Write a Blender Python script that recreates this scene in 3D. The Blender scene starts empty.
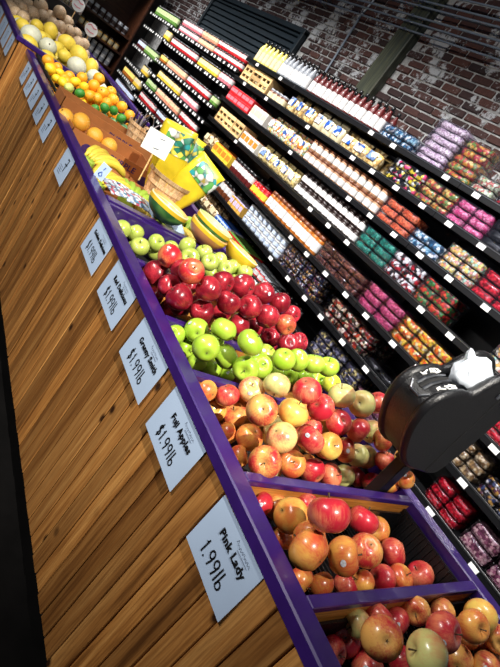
import bpy, bmesh, math, random
from mathutils import Vector, Matrix

random.seed(7)
SC = bpy.context.scene
COL = SC.collection

# ------------------------------------------------------------------ camera
CAM_POS = Vector((0.0, 0.0, 1.55))
YAW, PITCH, ROLL, FPX = math.radians(45.9), math.radians(17.79), math.radians(38.78), 512.0
_f = Vector((-math.sin(YAW) * math.cos(PITCH), math.cos(YAW) * math.cos(PITCH), -math.sin(PITCH)))
_r0 = Vector((math.cos(YAW), math.sin(YAW), 0))
_u0 = _r0.cross(_f)
_u = math.cos(ROLL) * _u0 - math.sin(ROLL) * _r0
_r = _f.cross(_u)
cam_d = bpy.data.cameras.new('camera')
cam = bpy.data.objects.new('camera', cam_d)
COL.objects.link(cam)
cam.matrix_world = Matrix(((_r.x, _u.x, -_f.x, CAM_POS.x), (_r.y, _u.y, -_f.y, CAM_POS.y),
                           (_r.z, _u.z, -_f.z, CAM_POS.z), (0, 0, 0, 1)))
cam_d.sensor_fit = 'HORIZONTAL'
cam_d.sensor_width = 36.0
cam_d.lens = FPX / 500.0 * 36.0
cam_d.clip_start = 0.02
SC.camera = cam

# ------------------------------------------------------------------ world and lamps
world = bpy.data.worlds.new('shop_ambient')
SC.world = world
world.use_nodes = True
bgn = world.node_tree.nodes['Background']
bgn.inputs[0].default_value = (0.62, 0.72, 1.0, 1)
bgn.inputs[1].default_value = 0.06

def aim(o, target):
    d = Vector(target) - o.location
    o.rotation_euler = d.to_track_quat('-Z', 'Y').to_euler()

def spot(name, loc, target, power, size, blend, radius, col=(1, .95, .86)):
    l = bpy.data.lights.new(name, 'SPOT')
    l.energy = power; l.spot_size = math.radians(size); l.spot_blend = blend
    l.shadow_soft_size = radius; l.color = col
    o = bpy.data.objects.new(name, l); COL.objects.link(o); o.location = loc; aim(o, target)
    return o

def area(name, loc, target, power, sx, sy, col=(1, .97, .93)):
    l = bpy.data.lights.new(name, 'AREA')
    l.shape = 'RECTANGLE'; l.size = sx; l.size_y = sy; l.energy = power; l.color = col
    o = bpy.data.objects.new(name, l); COL.objects.link(o); o.location = loc; aim(o, target)
    return o

# track spotlight over the customer's right shoulder, lighting the fruit
spot('track_and_fill_spot', (1.4, 0.0, 4.25), (-1.75, 1.15, 0.95), 1080, 35, 0.75, 0.03)
spot('track_and_fill_spot', (-2.3, -0.2, 4.25), (-5.0, 1.2, 0.95), 640, 36, 0.7, 0.03)  # added fill spot, brightens the citrus and melons beyond the first beam
# a row of ceiling strip lamps over the aisle, spread narrowed to keep the upper wall dim
for k, x in enumerate((-0.9, -2.6, -4.3, -6.0, -7.7, -9.4)):
    o = area('ceiling_and_fill_strip', (x, 1.25, 3.5), (x, 3.0, 1.05), (34, 34, 30, 27, 27, 27)[k], 1.5, 0.14, (1, .98, .97))
    o.data.spread = math.radians(84)
# added fill strip on the customers' side, brightens the boarded front
area('ceiling_and_fill_strip', (-2.0, -1.7, 3.2), (-1.9, 0.8, 0.4), 78, 1.6, 0.2, (1, .96, .9))

SC.view_settings.view_transform = 'Standard'
SC.view_settings.look = 'None'
SC.view_settings.gamma = 1.0
SC.view_settings.use_curve_mapping = False
SC.view_settings.exposure = 0.45

# ------------------------------------------------------------------ materials
def lin(c):
    c = c / 255.0
    return c / 12.92 if c <= 0.04045 else ((c + 0.055) / 1.055) ** 2.4
def RGB(r, g, b):
    return (lin(r), lin(g), lin(b), 1.0)

class Mat:
    def __init__(s, name):
        s.m = bpy.data.materials.new(name); s.m.use_nodes = True
        s.t = s.m.node_tree; s.b = s.t.nodes['Principled BSDF']
    def n(s, typ, **kw):
        x = s.t.nodes.new(typ)
        for k, v in kw.items():
            if k.startswith('i_'):
                key = k[2:]
                x.inputs[int(key) if key.isdigit() else key].default_value = v
            else:
                setattr(x, k, v)
        return x
    def l(s, a, b):
        s.t.links.new(a, b)
    def ramp(s, src, stops, interp='LINEAR'):
        r = s.t.nodes.new('ShaderNodeValToRGB'); r.color_ramp.interpolation = interp
        e = r.color_ramp.elements
        while len(e) < len(stops): e.new(0.5)
        for k, (p, c) in enumerate(stops):
            e[k].position = p; e[k].color = c
        s.l(src, r.inputs[0]); return r.outputs[0]
    def mix(s, fac, a, b, mode='MIX'):
        x = s.t.nodes.new('ShaderNodeMix'); x.data_type = 'RGBA'; x.blend_type = mode
        for sock, v in ((x.inputs[0], fac), (x.inputs[6], a), (x.inputs[7], b)):
            if hasattr(v, 'type') and hasattr(v, 'is_output'): s.l(v, sock)
            else: sock.default_value = v
        return x.outputs[2]
    def coords(s, kind='Object', scale=(1, 1, 1), rnd=False):
        tc = s.t.nodes.new('ShaderNodeTexCoord'); out = tc.outputs[kind]
        if rnd:
            oi = s.t.nodes.new('ShaderNodeObjectInfo')
            mu = s.n('ShaderNodeVectorMath', operation='SCALE'); mu.inputs[0].default_value = (13.7, 7.9, 21.3)
            s.l(oi.outputs['Random'], mu.inputs['Scale'])
            ad = s.n('ShaderNodeVectorMath', operation='ADD'); s.l(out, ad.inputs[0]); s.l(mu.outputs[0], ad.inputs[1])
            out = ad.outputs[0]
        mp = s.t.nodes.new('ShaderNodeMapping'); mp.inputs['Scale'].default_value = scale
        s.l(out, mp.inputs[0]); return mp.outputs[0]
    def noise(s, vec, scale, detail=3, rough=.5, out=0):
        x = s.t.nodes.new('ShaderNodeTexNoise'); x.inputs['Scale'].default_value = scale
        x.inputs['Detail'].default_value = detail; x.inputs['Roughness'].default_value = rough
        s.l(vec, x.inputs['Vector']); return x.outputs[out]
    def bump(s, h, strength=.3, dist=.01):
        x = s.t.nodes.new('ShaderNodeBump'); x.inputs['Strength'].default_value = strength
        x.inputs['Distance'].default_value = dist
        s.l(h, x.inputs['Height']); s.l(x.outputs[0], s.b.inputs['Normal'])
    def base(s, v):
        if isinstance(v, tuple): s.b.inputs['Base Color'].default_value = v
        else: s.l(v, s.b.inputs['Base Color'])

def plain(name, col, rough=.5, var=.12, scale=30, metal=0.0, coat=0.0, bump=0.0, spec=.5):
    M = Mat(name)
    vec = M.coords('Object', rnd=True)
    no = M.noise(vec, scale, 3)
    a = tuple(max(0, c * (1 - var)) for c in col[:3]) + (1,)
    b = tuple(min(1, c * (1 + var)) for c in col[:3]) + (1,)
    M.base(M.ramp(no, [(.3, a), (.7, b)]))
    M.b.inputs['Roughness'].default_value = rough; M.b.inputs['Metallic'].default_value = metal
    M.b.inputs['Coat Weight'].default_value = coat; M.b.inputs['Specular IOR Level'].default_value = spec
    if bump: M.bump(no, bump, .005)
    return M.m

def wood(name, dark, mid, light, along='Z', knots=True, rough=.45):
    M = Mat(name)
    st = {'Z': (1, 1, .035), 'X': (.05, 1, 1), 'Y': (1, .05, 1)}[along]
    vec = M.coords('Object', st, rnd=True)
    w = M.noise(vec, 34, 5, .62)
    fine = M.noise(vec, 190, 3, .6)
    g = M.ramp(w, [(.30, dark), (.46, mid), (.66, light)])
    f2 = M.ramp(fine, [(.36, (.55, .47, .4, 1)), (.58, (1.08, 1.05, 1.0, 1))])
    col = M.mix(.7, g, f2, 'MULTIPLY')
    oi = M.t.nodes.new('ShaderNodeObjectInfo')
    tone = M.ramp(oi.outputs['Random'], [(0, (.58, .52, .46, 1)), (.45, (.95, .92, .9, 1)), (1, (1.3, 1.22, 1.1, 1))])
    col = M.mix(1.0, col, tone, 'MULTIPLY')
    if knots:                                   # knots: stretched dark eyes, only in some cells
        sp = M.t.nodes.new('ShaderNodeSeparateXYZ'); M.l(M.coords('Object', (6, 6, 4.2), rnd=True), sp.inputs[0])
        xy = M.n('ShaderNodeMath', operation='ADD'); M.l(sp.outputs[0], xy.inputs[0]); M.l(sp.outputs[1], xy.inputs[1])
        cb = M.t.nodes.new('ShaderNodeCombineXYZ'); M.l(xy.outputs[0], cb.inputs[0]); M.l(sp.outputs[2], cb.inputs[1])
        vo = M.t.nodes.new('ShaderNodeTexVoronoi'); vo.voronoi_dimensions = '2D'; vo.inputs['Scale'].default_value = 1.0
        M.l(cb.outputs[0], vo.inputs['Vector'])
        km = M.ramp(vo.outputs['Distance'], [(.04, (1, 1, 1, 1)), (.10, (0, 0, 0, 1))])
        sc_ = M.t.nodes.new('ShaderNodeSeparateColor'); M.l(vo.outputs['Color'], sc_.inputs[0])
        keep = M.ramp(sc_.outputs[0], [(.66, (0, 0, 0, 1)), (.70, (1, 1, 1, 1))])
        km = M.mix(1.0, km, keep, 'MULTIPLY')
        col = M.mix(km, col, (dark[0] * .22, dark[1] * .18, dark[2] * .18, 1))
    M.base(col); M.b.inputs['Roughness'].default_value = rough
    M.bump(w, .15, .004)
    return M.m

def clear_plastic(name, tint=(1, 1, 1, 1), amount=.75, rough=.08):
    M = Mat(name)
    tr = M.t.nodes.new('ShaderNodeBsdfTransparent'); tr.inputs[0].default_value = tint
    gl = M.t.nodes.new('ShaderNodeBsdfGlossy'); gl.inputs['Roughness'].default_value = rough
    no = M.noise(M.coords('Object', rnd=True), 40, 2)
    bp = M.t.nodes.new('ShaderNodeBump'); bp.inputs['Strength'].default_value = .35; bp.inputs['Distance'].default_value = .01
    M.l(no, bp.inputs['Height']); M.l(bp.outputs[0], gl.inputs['Normal'])
    mx = M.t.nodes.new('ShaderNodeMixShader'); mx.inputs[0].default_value = 1 - amount
    M.l(tr.outputs[0], mx.inputs[1]); M.l(gl.outputs[0], mx.inputs[2])
    M.l(mx.outputs[0], M.t.nodes['Material Output'].inputs['Surface'])
    return M.m

def speckled(name, cols, scale=70, rough=.3, stripes=None):
    """pieces of sweets: voronoi cells, one colour of the set each"""
    M = Mat(name)
    vec = M.coords('Object', rnd=True)
    vo = M.t.nodes.new('ShaderNodeTexVoronoi'); vo.inputs['Scale'].default_value = scale
    M.l(vec, vo.inputs['Vector'])
    sep = M.t.nodes.new('ShaderNodeSeparateColor'); M.l(vo.outputs['Color'], sep.inputs[0])
    n = len(cols)
    col = M.ramp(sep.outputs[0], [(k / n, c) for k, c in enumerate(cols)], 'CONSTANT')
    edge = M.ramp(vo.outputs['Distance'], [(.45, (1, 1, 1, 1)), (.8, (.35, .3, .3, 1))])
    M.base(M.mix(1.0, col, edge, 'MULTIPLY'))
    M.b.inputs['Roughness'].default_value = rough
    M.b.inputs['Coat Weight'].default_value = .5
    M.bump(vo.outputs['Distance'], -.9, .01)
    return M.m

def apple_skin(name, ground, blush, amount, streak=.5, spots=.25, rough=.3):
    """ground colour with a blushed side, lengthwise streaks and pale dots"""
    M = Mat(name)
    vec = M.coords('Object', rnd=True)
    oc = M.t.nodes.new('ShaderNodeTexCoord')
    side = M.noise(vec, 0.75, 2)
    st = M.noise(M.coords('Object', (7, 7, .6), rnd=True), 1.4, 4, .7)
    ad = M.n('ShaderNodeMath', operation='MULTIPLY_ADD'); M.l(st, ad.inputs[0]); ad.inputs[1].default_value = streak * .55
    M.l(side, ad.inputs[2])
    lo = .78 - amount * .62
    fac = M.ramp(ad.outputs[0], [(max(0, lo - .12) + streak * .2, (0, 0, 0, 1)), (min(1, lo + .16) + streak * .2, (1, 1, 1, 1))])
    col = M.mix(fac, ground, blush)
    vo = M.t.nodes.new('ShaderNodeTexVoronoi'); vo.inputs['Scale'].default_value = 9; M.l(vec, vo.inputs['Vector'])
    dm = M.ramp(vo.outputs['Distance'], [(.03, (spots, spots, spots, 1)), (.09, (0, 0, 0, 1))])
    col = M.mix(dm, col, (.85, .75, .45, 1))
    # greenish brown hollow round the stem and flower end
    sep = M.t.nodes.new('ShaderNodeSeparateXYZ'); M.l(oc.outputs['Object'], sep.inputs[0])
    x2 = M.n('ShaderNodeMath', operation='MULTIPLY'); M.l(sep.outputs[0], x2.inputs[0]); M.l(sep.outputs[0], x2.inputs[1])
    y2 = M.n('ShaderNodeMath', operation='MULTIPLY_ADD'); M.l(sep.outputs[1], y2.inputs[0]); M.l(sep.outputs[1], y2.inputs[1]); M.l(x2.outputs[0], y2.inputs[2])
    hol = M.ramp(y2.outputs[0], [(.0, (.9, .9, .9, 1)), (.012, (.55, .55, .55, 1)), (.07, (0, 0, 0, 1))])
    col = M.mix(hol, col, tuple(g * .55 + .02 for g in ground[:3]) + (1,))
    M.base(col)
    M.b.inputs['Roughness'].default_value = rough
    M.b.inputs['Coat Weight'].default_value = .35; M.b.inputs['Coat Roughness'].default_value = .12
    return M.m

MAT = {}
MAT['board'] = wood('pine_board', RGB(104, 66, 30), RGB(162, 112, 58), RGB(190, 142, 82))
MAT['plank'] = wood('divider_plank', RGB(150, 88, 30), RGB(205, 138, 60), RGB(226, 165, 88), along='Y', knots=False)
MAT['crate'] = wood('crate_wood', RGB(196, 160, 104), RGB(226, 194, 138), RGB(240, 214, 164), along='X', knots=False)
MAT['brownwood'] = wood('brown_bookcase_wood', RGB(38, 20, 12), RGB(64, 36, 22), RGB(84, 50, 32), along='Y', knots=False)
MAT['purple'] = plain('purple_paint', RGB(52, 26, 100), .32, .14, 18, coat=.25)
MAT['black'] = plain('black_steel', RGB(13, 13, 15), .36, .1, 20)
MAT['blackplastic'] = plain('black_plastic', RGB(17, 17, 19), .36, .12, 220, bump=.3)
MAT['floor'] = plain('dark_floor', RGB(9, 8, 8), .9, .35, 9, spec=.08)
MAT['toe'] = plain('black_toe_kick', RGB(14, 14, 15), .8, .2, 9)
MAT['silver'] = plain('brushed_silver', RGB(170, 172, 176), .28, .1, 40, metal=1)
MAT['pipe'] = plain('pale_pipe_paint', RGB(120, 132, 146), .4, .1, 20)
MAT['tag'] = plain('white_tag_card', RGB(232, 232, 228), .5, .03, 20)
MAT['card'] = plain('pale_blue_white_card', RGB(180, 200, 226), .45, .03, 8)
MAT['ink'] = plain('black_marker_ink', RGB(12, 12, 14), .5, .1, 30)
MAT['greyink'] = plain('grey_print_ink', RGB(90, 100, 118), .5, .1, 30)
MAT['greenink'] = plain('green_print_ink', RGB(40, 110, 80), .5, .15, 30)
MAT['stem'] = plain('apple_stem', RGB(70, 50, 28), .7, .3, 40)
MAT['sticker'] = plain('fruit_sticker', RGB(196, 200, 206), .4, .35, 9)
MAT['clear'] = clear_plastic('clear_plastic_tray', (.96, .97, 1, 1), .82, .1)
MAT['glass'] = clear_plastic('clear_glass', (.93, .97, .97, 1), .9, .03)
MAT['cardboard'] = plain('brown_cardboard', RGB(168, 104, 52), .75, .1, 12)
MAT['purpleprint'] = plain('purple_print', RGB(58, 32, 92), .6, .1, 30)

def paint_brick():
    M = Mat('old_brick')
    g = M.t.nodes.new('ShaderNodeNewGeometry')
    oi = M.t.nodes.new('ShaderNodeObjectInfo')
    tone = M.ramp(oi.outputs['Random'], [(0, RGB(40, 26, 26)), (.35, RGB(66, 40, 36)), (.7, RGB(80, 48, 40)), (1, RGB(50, 34, 34))])
    n1 = M.noise(g.outputs['Position'], 60, 3, .6)
    col = M.mix(.6, tone, M.ramp(n1, [(.3, (.55, .5, .5, 1)), (.7, (1.25, 1.2, 1.2, 1))]), 'MULTIPLY')
    n2 = M.noise(g.outputs['Position'], 3.4, 9, .78)
    mask = M.ramp(n2, [(.535, (0, 0, 0, 1)), (.575, (1, 1, 1, 1))])
    M.base(M.mix(mask, col, RGB(168, 170, 172)))
    M.b.inputs['Roughness'].default_value = .85
    M.bump(n1, .5, .006)
    return M.m
MAT['brick'] = paint_brick()
def mortar():
    M = Mat('lime_mortar')
    g = M.t.nodes.new('ShaderNodeNewGeometry')
    n1 = M.noise(g.outputs['Position'], 14, 5, .7)
    M.base(M.ramp(n1, [(.3, RGB(104, 102, 100)), (.6, RGB(176, 176, 174)), (.8, RGB(206, 206, 204))]))
    M.b.inputs['Roughness'].default_value = .9; M.bump(n1, .5, .01)
    return M.m
MAT['mortar'] = mortar()
MAT['teal'] = plain('dark_teal_paint', RGB(16, 30, 38), .5, .2, 6)
MAT['post'] = wood('grey_green_post', RGB(30, 38, 38), RGB(50, 58, 52), RGB(78, 82, 66), along='Z', knots=False)
MAT['whitewall'] = plain('grey_plaster', RGB(96, 92, 88), .9, .1, 5)  # plain grey plaster of the left wall

# ------------------------------------------------------------------ mesh helpers
class MB:
    def __init__(s):
        s.v = []; s.f = []; s.m = []; s.mi = 0; s.sm = []; s.smooth = False
    def add(s, vs, fs):
        o = len(s.v); s.v += [tuple(p) for p in vs]
        for f in fs:
            s.f.append([i + o for i in f]); s.m.append(s.mi); s.sm.append(s.smooth)
        return s
    def box(s, x0, x1, y0, y1, z0, z1, mat=None):
        vs = [(x, y, z) for z in (z0, z1) for y in (y0, y1) for x in (x0, x1)]
        fs = [(0, 2, 3, 1), (4, 5, 7, 6), (0, 1, 5, 4), (2, 6, 7, 3), (0, 4, 6, 2), (1, 3, 7, 5)]
        if mat is not None: vs = [mat @ Vector(v) for v in vs]
        return s.add(vs, fs)
    def bbox(s, x0, x1, y0, y1, z0, z1, b=.004, mat=None):
        """box with chamfered edges"""
        bm = bmesh.new(); bmesh.ops.create_cube(bm, size=1)
        for v in bm.verts:
            v.co = Vector(((x0 + x1) / 2 + v.co.x * (x1 - x0), (y0 + y1) / 2 + v.co.y * (y1 - y0), (z0 + z1) / 2 + v.co.z * (z1 - z0)))
        bmesh.ops.bevel(bm, geom=bm.edges[:], offset=b, segments=1, affect='EDGES', profile=.5)
        bm.verts.index_update()
        vs = [v.co.copy() for v in bm.verts]
        if mat is not None: vs = [mat @ v for v in vs]
        s.add(vs, [[v.index for v in f.verts] for f in bm.faces]); bm.free(); return s
    def lathe(s, prof, n=12, mat=None, closed=True):
        """profile of (r, z) about Z"""
        vs = []; fs = []
        for r, z in prof:
            for k in range(n):
                a = 2 * math.pi * k / n
                vs.append((r * math.cos(a), r * math.sin(a), z))
        for i in range(len(prof) - 1):
            for k in range(n):
                a, b = i * n + k, i * n + (k + 1) % n
                fs.append((a, b, b + n, a + n))
        if closed:
            fs.append(tuple(range(n))[::-1]); fs.append(tuple(range((len(prof) - 1) * n, len(prof) * n)))
        if mat is not None: vs = [mat @ Vector(v) for v in vs]
        return s.add(vs, fs)
    def tube(s, pts, rad, n=6, cap=True):
        pts = [Vector(p) for p in pts]; rads = rad if isinstance(rad, (list, tuple)) else [rad] * len(pts)
        vs = []; fs = []; up = None
        for i, p in enumerate(pts):
            d = (pts[min(i + 1, len(pts) - 1)] - pts[max(i - 1, 0)]).normalized()
            if up is None:
                up = d.orthogonal().normalized()
            else:
                up = (up - d * up.dot(d)).normalized()
            sd = d.cross(up)
            for k in range(n):
                a = 2 * math.pi * k / n
                vs.append(p + (up * math.cos(a) + sd * math.sin(a)) * rads[i])
        for i in range(len(pts) - 1):
            for k in range(n):
                a, b = i * n + k, i * n + (k + 1) % n
                fs.append((a, b, b + n, a + n))
        if cap:
            fs.append(tuple(range(n))[::-1]); fs.append(tuple(range((len(pts) - 1) * n, len(pts) * n)))
        return s.add(vs, fs)
    def prism(s, poly, x0, x1):
        """polygon of (y, z) swept along X"""
        n = len(poly)
        vs = [(x0, y, z) for y, z in poly] + [(x1, y, z) for y, z in poly]
        fs = [tuple(range(n))[::-1], tuple(range(n, 2 * n))] + [(k, (k + 1) % n, n + (k + 1) % n, n + k) for k in range(n)]
        return s.add(vs, fs)
    def mesh(s, name, mats):
        me = bpy.data.meshes.new(name); me.from_pydata(s.v, [], s.f)
        for m in (mats if isinstance(mats, (list, tuple)) else [mats]): me.materials.append(MAT[m] if isinstance(m, str) else m)
        me.polygons.foreach_set('material_index', s.m)
        me.polygons.foreach_set('use_smooth', s.sm)
        bm = bmesh.new(); bm.from_mesh(me); bmesh.ops.recalc_face_normals(bm, faces=bm.faces[:]); bm.to_mesh(me); bm.free()
        me.update(); return me

def link(name, me, parent=None, loc=(0, 0, 0), rot=None, scale=None):
    o = bpy.data.objects.new(name, me); COL.objects.link(o)
    o.location = loc
    if rot is not None: o.rotation_euler = rot
    if scale is not None: o.scale = scale if hasattr(scale, '__len__') else (scale,) * 3
    if parent is not None: o.parent = parent
    return o
def tag(o, label, cat, group=None, kind=None):
    o['label'] = label; o['category'] = cat
    if group: o['group'] = group
    if kind: o['kind'] = kind
    return o
def thing(name, label, cat, loc=(0, 0, 0), rot=None, group=None):
    o = link(name, None, None, loc, rot); o.empty_display_size = .05
    return tag(o, label, cat, group)
def structure(o, label=None, cat=None):
    o['kind'] = 'structure'
    if label: o['label'] = label
    if cat: o['category'] = cat
    return o
ORD = ['zeroth', 'first', 'second', 'third', 'fourth', 'fifth', 'sixth', 'seventh', 'eighth', 'ninth', 'tenth', 'eleventh', 'twelfth',
       'thirteenth', 'fourteenth', 'fifteenth', 'sixteenth', 'seventeenth', 'eighteenth', 'nineteenth', 'twentieth']
def nth(k):
    if k <= 20: return ORD[k]
    t, u = divmod(k, 10)
    w = ['', '', 'twenty', 'thirty', 'forty', 'fifty', 'sixty', 'seventy', 'eighty', 'ninety'][t % 10]
    return w[:-1] + 'ieth' if u == 0 else w + '-' + ORD[u]

def text_mesh(body, size, offset=0.0, mat='ink', shear=0.0):
    cu = bpy.data.curves.new('lettering', 'FONT'); cu.body = body; cu.size = size; cu.offset = offset; cu.shear = shear
    cu.align_x = 'CENTER'; cu.align_y = 'CENTER'; cu.extrude = .0003; cu.resolution_u = 2; cu.space_character = 1.08
    o = bpy.data.objects.new('lettering', cu); COL.objects.link(o)
    dg = bpy.context.evaluated_depsgraph_get()
    me = bpy.data.meshes.new_from_object(o.evaluated_get(dg)); bpy.data.objects.remove(o); bpy.data.curves.remove(cu)
    me.name = 'lettering'; me.materials.clear(); me.materials.append(MAT[mat]); return me

def ribbon(mb, pts, w, ofs=(0, 0)):
    """a pen stroke in the XZ plane facing -Y"""
    P = [Vector((p[0] + ofs[0], p[1] + ofs[1])) for p in pts]
    L = []; R_ = []
    for i in range(len(P)):
        d = (P[min(i + 1, len(P) - 1)] - P[max(i - 1, 0)])
        if d.length < 1e-9: d = Vector((1, 0))
        d.normalize(); n = Vector((-d.y, d.x)) * w / 2
        L.append(P[i] + n); R_.append(P[i] - n)
    vs = [(p.x, 0, p.y) for p in L] + [(p.x, 0, p.y) for p in R_]
    n = len(P)
    mb.add(vs, [(i, i + 1, n + i + 1, n + i) for i in range(n - 1)])
def arc(cx, cz, rx, rz, a0, a1, n=10):
    return [(cx + rx * math.cos(math.radians(a0 + (a1 - a0) * k / n)), cz + rz * math.sin(math.radians(a0 + (a1 - a0) * k / n))) for k in range(n + 1)]
GLYPH = {
    '1': ([[(.12, .72), (.26, 1.0), (.22, 0)]], .42),
    '9': ([arc(.28, .72, .2, .24, 20, 380), [(.47, .8), (.44, .4), (.34, 0)]], .62),
    '.': ([[(.08, .0), (.16, .08)]], .3),
    'l': ([[(.14, 1.05), (.1, 0)]], .26),
    'b': ([[(.14, 1.05), (.1, 0)], arc(.28, .2, .2, .22, 160, -180)], .6),
    '$': ([arc(.28, .68, .18, .2, 30, 250, 8) + arc(.26, .28, .2, .2, 80, -140, 8), [(.3, 1.1), (.22, -.12)]], .6),
}
def hand(textstr, height, w):
    mb = MB(); x = 0
    for ch in textstr:
        st, adv = GLYPH[ch]
        for s_ in st: ribbon(mb, [((p[0] + x) * height, p[1] * height) for p in s_], w)
        x += adv
    half = x * height / 2
    mb.v = [(v[0] - half, v[1], v[2]) for v in mb.v]
    return mb

# ================================================================== the setting
structure(link('floor', MB().box(-11.5, 2.5, -2.5, 3.6, -.05, 0).mesh('floor', 'floor')))
wall = structure(link('wall_back', MB().box(-11.5, 2.5, 3.5, 3.65, 0, 4.4).mesh('wall_back', 'mortar')))
structure(link('wall_left', MB().box(-11.2, -11.0, -2.5, 3.5, 0, 4.4).mesh('wall_left', 'whitewall')))

SHUT = (-8.95, -6.0, 1.9, 2.74)
POST = (-4.55, -4.31)
def brick_mesh(L, H, seed):
    rr = random.Random(seed); mb = MB()
    mb.bbox(-L / 2, L / 2, -.012, .012, -H / 2, H / 2, .006)
    mb.v = [(v[0] + rr.uniform(-.004, .004), v[1] + rr.uniform(-.003, .003), v[2] + rr.uniform(-.003, .003)) for v in mb.v]
    return mb
brick_variants = [brick_mesh(.200, .058, s).mesh('brick', 'brick') for s in range(5)]
spots_b = []
zc = 1.98; row = 0
while zc < 4.3:
    xc = -10.9 + (row % 2) * .11
    while xc < 1.5:
        inside = SHUT[0] - .1 < xc < SHUT[1] + .1 and SHUT[2] < zc < SHUT[3] + .03
        inside = inside or POST[0] - .08 < xc < POST[1] + .08
        if not inside: spots_b.append((xc, zc))
        xc += .219
    zc += .0735; row += 1
def in_view(p):
    return -6.3 < p[0] < -2.0 and 2.2 < p[1] < 3.6
near = sorted([p for p in spots_b if in_view(p)], key=lambda p: p[0] ** 2 + 12.2 + (p[1] - 1.55) ** 2)[:300]
nset = set(near)
rb = random.Random(3)
for p in near:
    link('brick', rb.choice(brick_variants), wall, (p[0] + rb.uniform(-.004, .004), 3.497 + rb.uniform(-.004, .003), p[1] + rb.uniform(-.003, .003)))
mb = MB()
for p in spots_b:
    if p in nset: continue
    mb.bbox(p[0] - .100, p[0] + .100, 3.484 + rb.uniform(-.004, .003), 3.51, p[1] - .029, p[1] + .029, .006)
o = link('brickwork', mb.mesh('brickwork', 'brick'), wall); o['kind'] = 'stuff'

# timber post on the bricks
po = structure(link('trim_1', MB().bbox(POST[0], POST[1], 3.40, 3.50, 1.5, 4.3, .008).mesh('trim_1', 'post')))
# slatted shutter over the bricked opening
sh = thing('slatted_shutter', 'dark teal slatted shutter on the brick wall above the far shelves', 'shutter', (-7.475, 3.5, SHUT[2]))
sl = MB().bbox(-1.44, 1.44, -.045, -.02, -.034, .034, .004).mesh('slat', 'teal')
for k in range(10):
    link('slat', sl, sh, (0, 0, .075 + k * .078), (math.radians(-18), 0, 0))
link('frame', MB().box(-1.475, 1.475, -.02, -.006, 0, .84).bbox(-1.475, -1.41, -.075, -.006, 0, .84).bbox(1.41, 1.475, -.075, -.006, 0, .84).bbox(-1.475, 1.475, -.08, -.006, .80, .86).mesh('frame', 'teal'), sh)
# steel pipes along the wall
for k, (z, y) in enumerate(((3.07, 3.44), (3.135, 3.42), (3.19, 3.42), (3.285, 3.42), (3.335, 3.42), (3.42, 3.42))):
    o = link('conduit_pipe', MB().tube([(-8.4, y - .06, z), (-4.0, y - .06, z), (0.5, y - .06, z)], .0085, 6).mesh('conduit_pipe', 'pipe'))
    tag(o, 'thin steel pipe along the brick wall, %s from the bottom' % nth(k + 1), 'pipe', 'pipes high on the brick wall')
    for xx in (-6.0, -4.43, -2.2):
        link('clip', MB().box(xx - .015, xx + .015, y - .072, 3.5, z - .012, z + .012).mesh('clip', 'silver'), o)
o = link('conduit_pipe', MB().tube([(-5.20, 3.47, 2.2), (-5.27, 3.47, 2.8), (-5.31, 3.47, 3.1), (-5.27, 3.47, 3.3), (-5.2, 3.47, 3.6)], .012, 6).mesh('upright_cable', 'pipe'))
tag(o, 'pale cable climbing the bricks left of the timber post', 'cable')
# bolted plate over the post
o = link('post_plate', MB().bbox(-4.60, -4.44, 3.37, 3.40, 3.32, 3.44, .004).mesh('post_plate', 'silver'))
tag(o, 'small grey metal plate at the top of the timber post', 'plate')

# ================================================================== shelf units on the wall
YS, YB = 3.0, 3.40
LN = [2.105, 1.866, 1.596, 1.333, 1.042, 0.783, 0.524, 0.20]
LF = [1.935, 1.71, 1.44, 1.24, 1.04, 0.82, 0.55, 0.2]
LG = [1.95, 1.73, 1.38, 1.12, 0.89, 0.65, 0.4, 0.2]
def tag_mesh(w):
    return MB().bbox(-w / 2, w / 2, -.004, 0, -.016, .016, .001).mesh('price_tag', 'tag')
TAGM = tag_mesh(.062); TAGS = tag_mesh(.045)
UN = [(-1.2, 0.0, LN, .31, 'nearest'), (-2.4, -1.2, LN, .27, 'second nearest'), (-3.6, -2.4, LN, .30, 'third nearest'), (-4.8, -3.6, LN, .6, 'fourth nearest'), (-6.0, -4.8, LN, .6, 'fifth nearest'),
      (-7.25, -6.0, LF, .105, 'sixth nearest'), (-8.5, -7.25, LF, .105, 'seventh nearest'), (-9.75, -8.5, LG, .105, 'farthest')]
for (x0, x1, lev, step, nm) in UN:
    u = thing('shelf_unit', 'black metal shelf unit packed with goods on brick wall, %s of eight' % nm, 'shelf', (x0, YS, 0), None, 'black wall shelf units')
    w = x1 - x0
    link('back_panel', MB().box(.01, w - .01, YB - YS + .02, YB - YS + .05, .05, lev[0] + .05).mesh('back_panel', 'black'), u)
    for xx in (0.0, w - .03):
        link('upright', MB().box(xx, xx + .03, YB - YS - .03, YB - YS + .02, 0, lev[0] + .06).mesh('upright', 'black'), u)
    link('base', MB().box(.0, w, .02, YB - YS, 0, .16).mesh('base', 'black'), u)
    for li, z in enumerate(lev):
        s_ = link('shelf', MB().box(.002, w - .002, .0, YB - YS - .03, z - .032, z - .008).mesh('shelf', 'black'), u)
        link('lip', MB().bbox(.002, w - .002, -.012, .0, z - .045, z + .004, .002).mesh('lip', 'black'), s_)
        link('edge_strip', MB().box(.002, w - .002, -.0145, -.0125, z - .008, z - .002).mesh('edge_strip', 'silver'), s_)
        n = max(1, int(w / step))
        for k in range(n):
            if step > .2 and rb.random() < (.12 if step < .5 else .45): continue
            link('price_tag', TAGM if step > .2 else TAGS, s_, ((k + .5) * w / n + rb.uniform(-.03, .03), -.0155, z - .027))

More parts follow.
